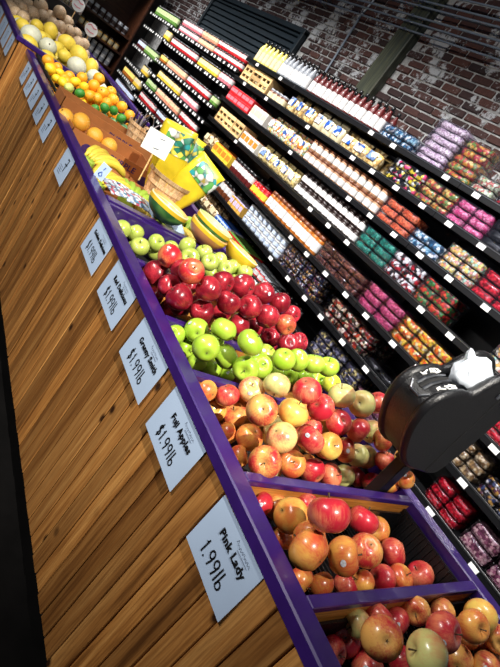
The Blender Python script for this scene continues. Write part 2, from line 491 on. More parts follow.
# ------------------------------------------------------------------ goods
def sweet(name, *cols, **kw):
    MAT[name] = speckled(name, [RGB(*c) for c in cols], **kw); return name
sweet('s_pink', (232, 96, 150), (240, 128, 172), (218, 74, 132), (244, 150, 186))
sweet('s_deeppink', (206, 72, 118), (226, 104, 146), (180, 50, 96))
sweet('s_orange', (236, 108, 66), (226, 88, 50), (244, 132, 88))
sweet('s_teal', (34, 140, 118), (22, 112, 94), (60, 168, 142))
sweet('s_red', (206, 18, 42), (176, 8, 30), (230, 44, 62))
sweet('s_swirl', (240, 236, 234), (196, 20, 40), (250, 246, 242), (130, 12, 28), (40, 30, 30), scale=45)
sweet('s_redgreen', (188, 32, 34), (36, 96, 52), (220, 70, 44), (110, 20, 24), (60, 130, 60), scale=50)
sweet('s_bluewhite', (50, 110, 150), (236, 240, 244), (28, 70, 104), (150, 196, 214), scale=50)
sweet('s_pastel', (242, 222, 130), (240, 160, 150), (170, 214, 190), (250, 240, 220), (240, 190, 100), scale=55)
sweet('s_balls', (240, 60, 120), (250, 226, 60), (20, 18, 20), (250, 250, 244), (24, 20, 24), scale=38)
sweet('s_gummy', (220, 150, 60), (200, 80, 60), (110, 140, 70), (230, 200, 120), (190, 60, 80), scale=48)
sweet('s_corn', (246, 140, 30), (250, 206, 60), (232, 84, 26), (250, 230, 180), scale=48)
sweet('s_mixdark', (190, 60, 30), (60, 40, 36), (220, 190, 150), (130, 30, 34), (240, 220, 200), (50, 66, 44), scale=48)
sweet('s_foil', (70, 66, 86), (180, 176, 190), (120, 116, 140), (220, 200, 130), (40, 38, 52), scale=50)
sweet('s_choc', (70, 34, 28), (110, 62, 50), (46, 22, 20), (150, 96, 84))
sweet('s_liquorice', (26, 24, 26), (40, 38, 40), (18, 16, 18))
sweet('s_pale', (232, 206, 222), (244, 226, 234), (214, 182, 206))
sweet('s_palegreen', (214, 224, 196), (190, 206, 160), (240, 236, 214), (206, 120, 110))
sweet('s_plum', (150, 84, 108), (196, 140, 150), (112, 56, 80), (220, 176, 176))
sweet('s_tan', (206, 176, 128), (170, 132, 84), (232, 210, 170), (120, 88, 56), scale=60)
sweet('s_darkmix', (40, 34, 40), (200, 150, 70), (220, 214, 210), (110, 60, 80), (70, 80, 120), (30, 26, 30), scale=60)
sweet('s_pasta', (240, 218, 150), (228, 200, 124), (248, 232, 180), scale=60)
sweet('l_blue', (236, 240, 246), (40, 84, 168), (230, 234, 240), (120, 150, 200), (250, 250, 250), scale=26)
sweet('l_orange', (240, 240, 240), (226, 120, 50), (236, 236, 230), (60, 90, 150), scale=26)
sweet('s_cereal', (226, 196, 132), (204, 166, 100), (240, 220, 170), scale=40)
def flat(name, rgb, rough=.4, coat=.2):
    MAT[name] = plain(name, RGB(*rgb), rough, .1, 40, coat=coat); return name
for nm, c in dict(p_white=(206, 205, 203), p_cream=(216, 202, 164), p_yellow=(236, 196, 60), p_orange=(228, 128, 40), p_red=(192, 28, 34), p_pink=(226, 120, 130), p_green=(96, 140, 60), p_palegreen=(190, 206, 150),
                  p_blue=(40, 84, 168), p_paleblue=(200, 214, 236), p_brown=(104, 54, 28), p_amber=(176, 100, 30), p_dark=(40, 26, 24), p_wine=(92, 26, 26), p_black=(20, 20, 22), p_grey=(140, 144, 150), p_lemon=(240, 224, 120), p_salmon=(230, 150, 120), p_tan=(150, 112, 84), p_gold=(206, 160, 70), p_honey=(214, 160, 60), p_lilac=(190, 176, 210)).items():
    flat(nm, c)

CACHE = {}
def bottle_meshes(r, h, body, label, cap, kind):
    key = (r, h, body, label, cap, kind)
    if key in CACHE: return CACHE[key]
    if kind == 'bottle':
        bp = [(r * .9, 0), (r, .01), (r, h * .58), (r * .8, h * .68), (r * .36, h * .80), (r * .34, h * .9)]
        lp = [(r * 1.02, h * .12), (r * 1.02, h * .5)]; cp = [(r * .42, h * .86), (r * .42, h), (r * .3, h * 1.005)]
    elif kind == 'jar':
        bp = [(r * .92, 0), (r, .008), (r, h * .74), (r * .84, h * .82)]
        lp = [(r * 1.02, h * (.16 if cap != 'p_black' else .36)), (r * 1.02, h * (.64 if cap != 'p_black' else .76))]; cp = [(r * .9, h * .80), (r * .92, h * .81), (r * .92, h * .98), (r * .8, h)]
    else:   # tub: slightly flared pot with a wide lid
        bp = [(r * .84, 0), (r * .86, .004), (r * .97, h * .84)]
        lp = [(r * .885, h * .18), (r * .965, h * .66)]; cp = [(r * 1.02, h * .84), (r * 1.02, h * .96), (r * .9, h)]
    m = []
    for nm, pr, mt in (('body', bp, body), ('label_band', lp, label), ('cap', cp, cap)):
        b = MB(); b.smooth = True; b.lathe(pr, 12, closed=(nm != 'label_band')); m.append(b.mesh(nm, mt))
    b = MB(); b.smooth = True
    for i, pr in enumerate((bp, lp, cp)):
        b.mi = i; b.lathe(pr, 10, closed=i != 1)
    m.append(b.mesh('product', [body, label, cap]))
    CACHE[key] = m; return m

def lumpy_mesh(name, w, d, h, mat, amp, seed, nx=6, ny=4, nz=3):
    rr = random.Random(seed); bm = bmesh.new()
    bmesh.ops.create_cube(bm, size=1)
    bmesh.ops.subdivide_edges(bm, edges=bm.edges[:], cuts=3, use_grid_fill=True)
    for v in bm.verts:
        c = v.co; q = Vector((abs(c.x) * 2, abs(c.y) * 2, abs(c.z) * 2))
        k = 1 - .12 * max(0, (q.x ** 4 + q.y ** 4 + q.z ** 4) - 1) / 2
        v.co = Vector((c.x * w * k + rr.uniform(-amp, amp), c.y * d * k + rr.uniform(-amp, amp), (c.z + .5) * h * (1 if c.z < -.49 else 1) + (rr.uniform(-amp, amp) if c.z > -.4 else 0)))
    me = bpy.data.meshes.new(name); bm.to_mesh(me); bm.free()
    me.materials.append(MAT[mat])
    for p in me.polygons: p.use_smooth = True
    return me
def pack_meshes(w, d, h, mat):
    key = ('pack', w, d, h, mat)
    if key in CACHE: return CACHE[key]
    lumps = [lumpy_mesh('sweets', w * .93, d * .93, h * .86, mat, .005, s) for s in range(2)]
    b = MB(); t = .0015
    # clear clamshell: four walls, a lid with a raised ridge, a rim
    b.box(-w / 2, w / 2, -d / 2, -d / 2 + t, 0, h * .95).box(-w / 2, w / 2, d / 2 - t, d / 2, 0, h * .95)
    b.box(-w / 2, -w / 2 + t, -d / 2, d / 2, 0, h * .95).box(w / 2 - t, w / 2, -d / 2, d / 2, 0, h * .95)
    b.box(-w / 2, w / 2, -d / 2, d / 2, h * .95, h * .97)
    b.box(-w / 2 - .003, w / 2 + .003, -d / 2 - .004, -d / 2 + .002, h * .9, h * .935)
    b.box(w / 2 - .001, w / 2 + .004, -d / 2, d / 2, h * .9, h * .935)
    tray = b.mesh('clamshell', 'clear')
    CACHE[key] = (lumps, tray); return CACHE[key]
def bag_meshes(w, d, h, mat, label):
    key = ('bag', w, d, h, mat, label)
    if key in CACHE: return CACHE[key]
    out = []
    for s in range(2):
        rr = random.Random(40 + s); b = MB(); b.smooth = True; n = 14; rows = 8
        vs = []; fs = []
        for i in range(rows + 1):
            t = i / rows; ph = math.sin(math.pi * min(1, t * 1.05 + .12)) ** .5 if t < .93 else .12
            for k in range(n):
                a = 2 * math.pi * k / n
                vs.append((w / 2 * (.9 + .1 * ph) * math.copysign(abs(math.cos(a)) ** .6, math.cos(a)) + rr.uniform(-.004, .004),
                           d / 2 * ph * math.copysign(abs(math.sin(a)) ** .8, math.sin(a)) + rr.uniform(-.004, .004), h * t))
        for i in range(rows):
            for k in range(n):
                fs.append((i * n + k, i * n + (k + 1) % n, (i + 1) * n + (k + 1) % n, (i + 1) * n + k))
        fs.append(tuple(range(n))[::-1]); fs.append(tuple(range(rows * n, rows * n + n)))
        b.add(vs, fs); out.append(b.mesh('bag_body', mat))
    lb = MB().bbox(-w * .3, w * .3, -d * .56, -d * .5, h * .28, h * .72, .002).mesh('label_panel', label)
    CACHE[key] = (out, lb); return CACHE[key]

rg = random.Random(11)
def row_word(k, n):
    if n == 1: return ''
    if n == 2: return ('lower', 'upper')[k]
    return {0: 'bottom', n - 1: 'top'}.get(k, 'middle' if n == 3 else nth(k + 1) + ' level')
def place(z, x0, x1, desc, cat, name, make, w, h, nz=1, ny=1, dy=.1, y0=None, gap=.004, shelf='', parts=True, jit=.003, zgap=.002):
    """fill a run of shelf with single goods: nz high, ny deep"""
    n = max(1, int(round((x1 - x0) / (w + gap)))); st = (x1 - x0) / n
    grp = desc + ' ' + shelf
    for iy in range(ny):
        for i in range(n):
            for k in range(nz):
                lab = '%s, %s from left' % (desc, nth(i + 1))
                ex = [row_word(k, nz)] if nz > 1 else []
                if ny > 1: ex.append('front' if iy == 0 else ('rear' if iy == ny - 1 else 'middle'))
                if ex: lab += ', ' + ' '.join(ex) + ' row'
                lab += ', ' + shelf
                make(name, lab, cat, grp, (x0 + (i + .5) * st + rg.uniform(-jit, jit), (YS + .012 if y0 is None else y0) + dy * (iy + .5) + rg.uniform(-jit, jit), z - .0075 + k * (h + zgap)), parts)
def mk_bottle(r, h, body, label, cap, kind):
    def f(name, lab, cat, grp, loc, parts):
        m = bottle_meshes(r, h, body, label, cap, kind)
        if parts:
            o = tag(link(name, m[0], None, loc, (0, 0, rg.uniform(0, 6))), lab, cat, grp)
            link('label_band', m[1], o); link('cap', m[2], o)
        else:
            tag(link(name, m[3], None, loc, (0, 0, rg.uniform(0, 6))), lab, cat, grp)
    return f
def mk_pack(w, d, h, mat):
    def f(name, lab, cat, grp, loc, parts):
        lumps, tray = pack_meshes(w, d, h, mat)
        o = tag(link(name, tray, None, loc, (0, 0, rg.uniform(-.03, .03))), lab, cat, grp)
        link('sweets', rg.choice(lumps), o, (0, 0, .001))
    return f
def mk_bag(w, d, h, mat, label):
    def f(name, lab, cat, grp, loc, parts):
        bs, lb = bag_meshes(w * .93, d * .9, h * .96, mat, label); loc = (loc[0], loc[1] + .006, loc[2] + .005)
        o = tag(link(name, rg.choice(bs), None, loc, (math.radians(rg.uniform(-6, 0)), 0, rg.uniform(-.15, .15))), lab, cat, grp)
        link('label_panel', lb, o)
    return f
def mk_carton(w, d, h, mat, label):
    def f(name, lab, cat, grp, loc, parts):
        key = ('carton', w, d, h, mat, label)
        if key not in CACHE:
            CACHE[key] = (MB().bbox(-w / 2, w / 2, -d / 2, d / 2, 0, h, .002).mesh('carton', mat),
                          MB().box(-w * .42, w * .42, -d / 2 - .0015, -d / 2 + .001, h * .35, h * .8).mesh('label_panel', label),
                          MB().box(-w * .5, w * .5, -d * .5, d * .5, h, h + .002).mesh('top_flap', label))
        c = CACHE[key]
        o = tag(link(name, c[0], None, loc, (0, 0, rg.uniform(-.03, .03))), lab, cat, grp)
        link('label_panel', c[1], o); link('top_flap', c[2], o)
    return f
def mk_crate(w, d, h):
    def f(name, lab, cat, grp, loc, parts):
        key = ('crate', w, d, h)
        if key not in CACHE:
            t = .012
            CACHE[key] = (MB().bbox(-w / 2, w / 2, -d / 2, -d / 2 + t, 0, h * .22, .001).mesh('slat', 'crate'),
                          MB().bbox(-w / 2, -w / 2 + .02, -d / 2 + .001, -d / 2 + t + .004, 0, h, .001).mesh('post', 'crate'),
                          MB().box(-w / 2, w / 2, -d / 2, d / 2, 0, .01).box(-w / 2, -w / 2 + .008, -d / 2 + t, d / 2, 0, h).box(w / 2 - .008, w / 2, -d / 2 + t, d / 2, 0, h).mesh('crate_box', 'crate'))
        c = CACHE[key]
        o = tag(link(name, c[2], None, loc), lab, cat, grp)
        for zz in (0.0, .40, .80): link('slat', c[0], o, (0, 0, h * zz * .975))
        for xx in (0, w / 2 - .01, w - .02): link('post', c[1], o, (xx, 0, 0))
    return f

T, S2, S3, S4, S5, S6, S7, S8 = LN
sh1, sh2, sh3, sh4, sh5, sh6, sh7 = ['%s shelf down' % nth(k) for k in range(1, 8)]
sh1 = 'on top shelf'
# top shelf
place(T, -5.95, -5.35, 'pale cream juice bottle with black cap', 'bottle', 'juice_bottle', mk_bottle(.04, .27, 'p_lemon', 'p_cream', 'p_black', 'bottle'), .092, .25, shelf=sh1, ny=2, dy=.1)
place(T, -5.35, -4.72, 'grey bottle with white label and black cap', 'bottle', 'cordial_bottle', mk_bottle(.04, .27, 'p_grey', 'p_white', 'p_black', 'bottle'), .092, .25, shelf=sh1, ny=2, dy=.1)
place(T, -4.68, -3.45, 'dark red sauce bottle with white label', 'bottle', 'sauce_bottle', mk_bottle(.038, .25, 'p_wine', 'p_white', 'p_black', 'bottle'), .088, .235, shelf=sh1, ny=2, dy=.1)
place(T, -3.42, -3.02, 'blue and white sweets in clear pack', 'sweets', 'candy_pack', mk_pack(.13, .16, .06, 's_bluewhite'), .13, .06, 2, 2, .17, shelf=sh1)
place(T, -2.96, -2.66, 'pale pink candy floss pack', 'sweets', 'candy_pack', mk_pack(.29, .15, .052, 's_pale'), .29, .052, 6, 1, .16, shelf=sh1)
place(T, -2.64, -2.38, 'fruit gummy pack', 'sweets', 'candy_pack', mk_pack(.25, .15, .055, 's_gummy'), .25, .055, 5, 1, .16, shelf=sh1)
place(T, -2.36, -2.16, 'pale green sweets pack', 'sweets', 'candy_pack', mk_pack(.19, .15, .06, 's_palegreen'), .19, .06, 2, 1, .16, shelf=sh1)
place(T, -2.13, -1.93, 'red and white mint pack', 'sweets', 'candy_pack', mk_pack(.19, .16, .06, 's_swirl'), .19, .06, 2, 1, .17, shelf=sh1)
place(T, -1.9, -1.3, 'deep red sweets pack', 'sweets', 'candy_pack', mk_pack(.19, .16, .06, 's_red'), .19, .06, 3, 1, .17, shelf=sh1)
# second shelf
place(S2, -5.95, -5.28, 'pale wooden crate with square openings', 'crate', 'wooden_crate', mk_crate(.215, .2, .19), .215, .19, 1, 1, .22, shelf=sh2)
place(S2, -5.90, -5.32, 'small dark jar inside the crates', 'jar', 'jar', mk_bottle(.03, .12, 'p_dark', 'p_cream', 'p_dark', 'jar'), .068, .12, 1, 1, .1, y0=YS + .07, shelf=sh2)
place(S2, -5.24, -4.86, 'brown spread jar with cream label', 'jar', 'spread_jar', mk_bottle(.042, .11, 'p_brown', 'p_cream', 'p_grey', 'jar'), .09, .11, 1, 2, .1, shelf=sh2)
place(S2, -4.84, -4.30, 'clear crisp bag with blue label', 'bag', 'crisp_bag', mk_bag(.16, .11, .2, 's_cereal', 'l_blue'), .17, .2, 1, 2, .12, shelf=sh2)
place(S2, -4.28, -3.80, 'cream flour bag with blue label', 'bag', 'flour_bag', mk_bag(.15, .12, .195, 'p_cream', 'l_blue'), .155, .21, 1, 2, .13, shelf=sh2)
place(S2, -3.78, -3.22, 'straw coloured noodle bag', 'bag', 'noodle_bag', mk_bag(.18, .13, .16, 's_cereal', 'l_blue'), .185, .16, 1, 2, .13, shelf=sh2)
place(S2, -3.06, -2.70, 'black pink and yellow candy ball pack', 'sweets', 'candy_pack', mk_pack(.175, .17, .058, 's_balls'), .175, .058, 3, 1, .18, shelf=sh2)
place(S2, -2.69, -2.36, 'mixed gummy sweets pack', 'sweets', 'candy_pack', mk_pack(.16, .17, .058, 's_gummy'), .16, .058, 3, 1, .18, shelf=sh2)
place(S2, -2.35, -2.03, 'bright pink sweets pack', 'sweets', 'candy_pack', mk_pack(.155, .17, .058, 's_pink'), .155, .058, 3, 1, .18, shelf=sh2)
place(S2, -2.01, -1.3, 'black liquorice pack', 'sweets', 'candy_pack', mk_pack(.17, .17, .058, 's_liquorice'), .17, .058, 3, 1, .18, shelf=sh2)
# third shelf
place(S3, -5.96, -5.34, 'red and white printed carton', 'carton', 'carton', mk_carton(.1, .13, .085, 'p_red', 'p_pink'), .102, .085, 2, 2, .14, shelf=sh3)
place(S3, -5.30, -4.94, 'white boxed tea carton', 'carton', 'carton', mk_carton(.085, .12, .14, 'p_white', 'p_cream'), .088, .14, 1, 2, .13, shelf=sh3)
place(S3, -4.90, -4.12, 'clear snack bag with orange and white label', 'bag', 'snack_bag', mk_bag(.15, .12, .19, 's_pastel', 'l_orange'), .155, .19, 1, 2, .13, shelf=sh3)
place(S3, -4.08, -2.90, 'white labelled dip tub with brown lid', 'tub', 'dip_tub', mk_bottle(.044, .105, 'p_tan', 'p_white', 'p_brown', 'tub'), .094, .105, 2, 2, .1, shelf=sh3)
place(S3, -2.87, -2.50, 'orange sweets pack', 'sweets', 'candy_pack', mk_pack(.18, .18, .06, 's_orange'), .18, .06, 3, 1, .19, shelf=sh3)
place(S3, -2.47, -2.17, 'blue and white wrapped sweets pack', 'sweets', 'candy_pack', mk_pack(.145, .18, .06, 's_bluewhite'), .145, .06, 2, 1, .19, shelf=sh3)
place(S3, -2.15, -1.84, 'pastel sweets pack', 'sweets', 'candy_pack', mk_pack(.15, .18, .06, 's_pastel'), .15, .06, 3, 1, .19, shelf=sh3)
place(S3, -1.82, -1.48, 'bright red sweets pack', 'sweets', 'candy_pack', mk_pack(.165, .18, .06, 's_red'), .165, .06, 3, 1, .19, shelf=sh3)
# fourth shelf
place(S4, -5.92, -5.20, 'pale crate with square openings', 'crate', 'wooden_crate', mk_crate(.23, .2, .17), .23, .17, 1, 1, .22, shelf=sh4)
place(S4, -5.88, -5.24, 'dark jar inside the crates', 'jar', 'jar', mk_bottle(.03, .1, 'p_dark', 'p_cream', 'p_dark', 'jar'), .075, .1, 1, 1, .1, y0=YS + .07, shelf=sh4)
place(S4, -5.17, -4.76, 'white carton with orange print', 'carton', 'carton', mk_carton(.095, .13, .13, 'p_white', 'p_orange'), .098, .13, 1, 2, .14, shelf=sh4)
place(S4, -4.74, -3.94, 'pale yellow pasta bag with white label', 'bag', 'pasta_bag', mk_bag(.15, .12, .17, 's_pasta', 'l_blue'), .155, .17, 1, 2, .13, shelf=sh4)
place(S4, -3.90, -2.88, 'dark sauce jar with white label', 'jar', 'sauce_jar', mk_bottle(.038, .102, 'p_dark', 'p_white', 'p_dark', 'jar'), .083, .102, 2, 2, .1, shelf=sh4)
place(S4, -2.85, -2.48, 'teal green sweets pack', 'sweets', 'candy_pack', mk_pack(.18, .18, .062, 's_teal'), .18, .062, 3, 1, .19, shelf=sh4)
place(S4, -2.46, -2.14, 'red and white swirl mint pack', 'sweets', 'candy_pack', mk_pack(.155, .18, .062, 's_swirl'), .155, .062, 3, 1, .19, shelf=sh4)
place(S4, -2.12, -1.82, 'red and green gummy pack', 'sweets', 'candy_pack', mk_pack(.145, .18, .06, 's_redgreen'), .145, .06, 3, 1, .19, shelf=sh4)
place(S4, -1.42, -1.14, 'pink and tan sweets pack', 'sweets', 'candy_pack', mk_pack(.135, .18, .07, 's_pastel'), .135, .07, 3, 1, .19, shelf=sh4)
place(S4, -1.12, -0.75, 'plum coloured sweets pack', 'sweets', 'candy_pack', mk_pack(.18, .18, .07, 's_plum'), .18, .07, 3, 1, .19, shelf=sh4)
# fifth shelf
place(S5, -5.92, -5.58, 'tan pretzel bag', 'bag', 'pretzel_bag', mk_bag(.16, .12, .17, 's_tan', 'p_cream'), .165, .17, 1, 2, .13, shelf=sh5)
place(S5, -5.54, -5.06, 'orange and yellow carton', 'carton', 'carton', mk_carton(.115, .14, .13, 'p_yellow', 'p_orange'), .118, .13, 1, 2, .15, shelf=sh5)
place(S5, -5.02, -4.50, 'dark red jar with white label', 'jar', 'relish_jar', mk_bottle(.040, .16, 'p_wine', 'p_white', 'p_black', 'jar'), .087, .16, 1, 3, .1, shelf=sh5)
place(S5, -4.48, -4.16, 'red and yellow jar', 'jar', 'relish_jar', mk_bottle(.038, .12, 'p_red', 'p_yellow', 'p_red', 'jar'), .08, .12, 1, 3, .1, shelf=sh5)
place(S5, -4.12, -3.14, 'amber honey jar with white label', 'jar', 'honey_jar', mk_bottle(.041, .175, 'p_amber', 'p_white', 'p_brown', 'jar'), .089, .175, 1, 3, .1, shelf=sh5)
place(S5, -3.10, -2.50, 'dark chocolate sweets pack', 'sweets', 'candy_pack', mk_pack(.145, .12, .055, 's_choc'), .145, .055, 3, 2, .13, shelf=sh5)
place(S5, -2.46, -2.06, 'rose pink sweets pack', 'sweets', 'candy_pack', mk_pack(.19, .19, .062, 's_deeppink'), .19, .062, 3, 1, .2, shelf=sh5)
place(S5, -2.04, -1.58, 'orange and yellow candy corn pack', 'sweets', 'candy_pack', mk_pack(.15, .19, .06, 's_corn'), .15, .06, 3, 1, .2, shelf=sh5)
place(S5, -1.16, -0.80, 'crimson sweets pack', 'sweets', 'candy_pack', mk_pack(.17, .18, .062, 's_red'), .17, .062, 2, 1, .19, shelf=sh5)
# sixth shelf
place(S6, -5.9, -5.42, 'green labelled jar', 'jar', 'jar', mk_bottle(.042, .13, 'p_brown', 'p_palegreen', 'p_black', 'jar'), .087, .13, 1, 3, .1, shelf=sh6)
place(S6, -5.38, -4.66, 'brown jar with white label', 'jar', 'jar', mk_bottle(.040, .16, 'p_brown', 'p_white', 'p_black', 'jar'), .087, .16, 1, 3, .1, shelf=sh6)
place(S6, -4.62, -4.32, 'small yellow and lilac carton', 'carton', 'carton', mk_carton(.07, .11, .11, 'p_gold', 'p_lilac'), .073, .11, 1, 3, .12, shelf=sh6)
place(S6, -4.28, -3.48, 'white lidded tub', 'tub', 'white_tub', mk_bottle(.044, .062, 'p_grey', 'p_paleblue', 'p_white', 'tub'), .096, .062, 3, 3, .1, shelf=sh6)
place(S6, -3.45, -2.80, 'dark mixed sweets pack', 'sweets', 'candy_pack', mk_pack(.155, .15, .05, 's_darkmix'), .155, .05, 4, 2, .16, shelf=sh6)
place(S6, -2.64, -2.10, 'red and brown mixed sweets pack', 'sweets', 'candy_pack', mk_pack(.175, .17, .055, 's_mixdark'), .175, .055, 3, 2, .18, shelf=sh6)
place(S6, -2.06, -1.60, 'flat black sweets tray', 'tray', 'sweets_tray', mk_pack(.15, .3, .05, 's_liquorice'), .15, .05, 1, 1, .31, shelf=sh6)
place(S6, -1.18, -0.96, 'tan wafer pack', 'sweets', 'candy_pack', mk_pack(.10, .18, .055, 's_tan'), .10, .055, 3, 1, .19, shelf=sh6)
place(S6, -0.93, -0.5, 'black and white sweets pack', 'sweets', 'candy_pack', mk_pack(.13, .18, .06, 's_darkmix'), .13, .06, 2, 1, .19, shelf=sh6)
# seventh shelf
place(S7, -5.9, -4.70, 'tan bread snack bag', 'bag', 'snack_bag', mk_bag(.17, .13, .15, 's_tan', 'p_cream'), .175, .15, 1, 3, .13, shelf=sh7)
place(S7, -4.66, -4.34, 'blue and white carton', 'carton', 'carton', mk_carton(.075, .12, .1, 'p_paleblue', 'p_blue'), .078, .1, 1, 3, .13, shelf=sh7)
place(S7, -4.30, -3.86, 'red wrapped carton', 'carton', 'carton', mk_carton(.085, .12, .09, 'p_red', 'p_green'), .088, .09, 1, 3, .13, shelf=sh7)
place(S7, -3.84, -3.36, 'red and white tub', 'tub', 'tub', mk_bottle(.045, .08, 'p_red', 'p_white', 'p_grey', 'tub'), .094, .08, 1, 3, .1, shelf=sh7)
place(S7, -3.34, -3.0, 'black jar with grey label', 'jar', 'jar', mk_bottle(.04, .09, 'p_black', 'p_grey', 'p_black', 'jar'), .083, .09, 1, 3, .1, shelf=sh7)
place(S7, -2.52, -1.96, 'silver and purple foil sweets pack', 'sweets', 'candy_pack', mk_pack(.18, .17, .06, 's_foil'), .18, .06, 3, 2, .18, shelf=sh7)
place(S7, -1.93, -1.60, 'raspberry red sweets pack', 'sweets', 'candy_pack', mk_pack(.16, .17, .06, 's_plum'), .16, .06, 2, 1, .18, shelf=sh7)
place(S7, -1.10, -0.84, 'scarlet sweets pack', 'sweets', 'candy_pack', mk_pack(.125, .18, .055, 's_red'), .125, .055, 3, 1, .19, shelf=sh7)
place(S7, -0.80, -0.40, 'plum pink mixed sweets pack', 'sweets', 'candy_pack', mk_pack(.19, .2, .085, 's_plum'), .19, .085, 2, 1, .21, shelf=sh7)
# the far units: small jars in rows, lids up
FARC = [('p_red', 'p_white', 'red'), ('p_wine', 'p_paleblue', 'wine red'), ('p_amber', 'p_lemon', 'amber'), ('p_salmon', 'p_cream', 'salmon'), ('p_green', 'p_palegreen', 'green'), ('p_pink', 'p_white', 'pink'), ('p_yellow', 'p_cream', 'yellow')]
def far_run(z, segs, shelf, h=.115, r=.042, nz=1, ny=1):
    for (x0, x1, ci) in segs:
        b, l_, nm = FARC[ci]
        place(z, x0, x1, 'small %s jar' % nm, 'jar', 'preserve_jar', mk_bottle(r, h, b, l_, 'p_black', 'jar'), r * 2.1, h, nz, ny, .1, shelf=shelf + (' of farthest unit' if x0 < -8.51 else ' of far units'), parts=False)
far_run(LF[0], [(-8.4, -7.6, 5), (-7.56, -7.0, 3), (-6.96, -6.06, 0)], 'top shelf', nz=2, h=.1)
far_run(LF[1], [(-8.42, -7.3, 0), (-7.2, -6.5, 6), (-6.46, -6.06, 5)], 'second shelf', h=.13)
far_run(LF[2], [(-8.45, -8.2, 2), (-8.1, -7.3, 3), (-7.2, -6.4, 0), (-6.3, -6.1, 4)], 'third shelf', h=.12)
far_run(LF[3], [(-8.2, -7.2, 6), (-7.1, -6.5, 5)], 'fourth shelf', h=.12)
far_run(LF[4], [(-8.45, -8.0, 4), (-7.9, -6.9, 3), (-6.8, -6.2, 0)], 'fifth shelf', h=.12)
far_run(LF[5], [(-8.4, -7.6, 0), (-7.5, -6.2, 1)], 'sixth shelf', h=.12)
far_run(LG[0], [(-9.7, -8.6, 4)], 'top shelf', h=.16)
far_run(LG[1], [(-8.8, -8.56, 6)], 'second shelf', h=.16)
far_run(LG[2], [(-9.7, -9.3, 1), (-9.25, -8.6, 4)], 'third shelf', h=.14)
far_run(LG[3], [(-8.9, -8.56, 6)], 'fourth shelf', h=.14)
far_run(LG[4], [(-9.65, -9.0, 2), (-8.95, -8.6, 6)], 'fifth shelf', h=.15)
far_run(LG[5], [(-9.7, -8.6, 1)], 'sixth shelf', h=.14)

# ------------------------------------------------------------------ brown bookcase on the far wall
bc = thing('bookcase', 'dark brown wooden bookcase with jars against the far wall', 'bookcase', (-10.65, 2.15, 0))
for yy in (0, .93): link('side_panel', MB().bbox(-.33, .35, yy, yy + .03, 0, 2.5, .003).mesh('side_panel', 'brownwood'), bc)
link('back_panel', MB().box(-.33, -.31, .03, .93, 0, 2.5).mesh('back_panel', 'brownwood'), bc)
BZ = (.42, .76, 1.08, 1.37, 2.3)
for z in BZ: link('shelf', MB().bbox(-.31, .35, .03, .93, z - .03, z, .003).mesh('shelf', 'brownwood'), bc)
for zi, (z, spec) in enumerate(((1.37, ('p_grey', 'p_dark', 'p_grey', .14)), (1.08, ('p_gold', 'p_cream', 'p_dark', .13)), (.76, ('p_white', 'p_grey', 'p_white', .12)))):
    for i in range(7):
        b, l_, c, h = spec
        m = bottle_meshes(.045, h, b, l_, c, 'jar')[3]
        for k in range(2 if zi == 2 else 1):
            tag(link('jar', m, None, (-10.42, 2.28 + i * .115, z + k * (h + .002))), '%s jar, %s from left%s, %s shelf of brown bookcase' % (('grey', 'tan', 'white')[zi], nth(i + 1), ('', ' upper row')[k], ('upper', 'middle', 'lower')[zi]), 'jar', 'jars on the bookcase')
# glass fronted case beside it
gc = thing('display_case', 'glass fronted display case with steel corner post at the far end', 'display case', (-9.9, 1.28, 0))
link('cabinet', MB().bbox(-.6, 0, 0, .85, 0, 1.2, .005).mesh('cabinet', 'black'), gc)
for yy in (0.0, .82): link('post', MB().bbox(-.03, 0, yy, yy + .03, 1.2, 2.3, .003).mesh('post', 'silver'), gc)
link('top', MB().bbox(-.6, 0, 0, .85, 2.3, 2.36, .004).mesh('top', 'black'), gc)
link('shelf', MB().box(-.55, -.04, .02, .83, 1.55, 1.565).mesh('shelf', 'glass'), gc)
link('glass_pane', MB().box(-.015, -.01, .03, .82, 1.2, 2.3).mesh('glass_pane', 'glass'), gc)
for i in range(6):
    for k in range(2):
        m = bag_meshes(.11, .09, .2, 's_tan', 'p_cream')
        o = tag(link('bread_bag', m[0][i % 2], None, (-10.15, 1.38 + i * .128, (1.205, 1.568)[k]), (0, 0, math.pi / 2)), 'tan bread bag, %s from left, %s level of display case' % (nth(i + 1), ('lower', 'upper')[k]), 'bag', 'bags in the display case')
        link('label_panel', m[1], o)

# ================================================================== produce stand
ZR = .95
XE, XN = -4.74, .35            # far and near end of the stand
YF, YI, YK, YO = .802, .858, 1.63, 1.72
stand = thing('produce_stand', 'long pine-boarded produce stand with purple rails and fruit bins', 'produce stand', (0, 0, 0))
rs = random.Random(5)
x = XE + .002; k = 0
BOARD_W = .066
bvar = []
for s in range(6):
    rr = random.Random(100 + s)
    mb = MB().bbox(0, BOARD_W - .004, 0, .016, .10, .914, .002)
    bvar.append(mb.mesh('board', 'board'))
bwide = MB().bbox(0, BOARD_W - .014, 0, .016, .10, .914, .002).mesh('board', 'board')
while x < XN - BOARD_W:
    wide = k in (41, 28, 14)
    link('board', bwide if wide else bvar[k % 6], stand, (x, .810 + rs.uniform(-.0015, .0015), 0))
    x += BOARD_W; k += 1
link('backing', MB().box(XE, XN, .828, .84, .10, .90).mesh('backing', 'toe'), stand)
link('toe_kick', MB().box(XE, XN, .87, .89, 0, .10).box(XE, XN, 1.64, 1.66, 0, .10).mesh('toe_kick', 'toe'), stand)
link('front_rail', MB().bbox(XE, XN, YF, YI, ZR - .036, ZR, .004).mesh('front_rail', 'purple'), stand)
link('front_inner_board', MB().bbox(XE, XN, .842, YI - .001, .80, ZR - .036, .002).mesh('front_inner_board', 'purple'), stand)
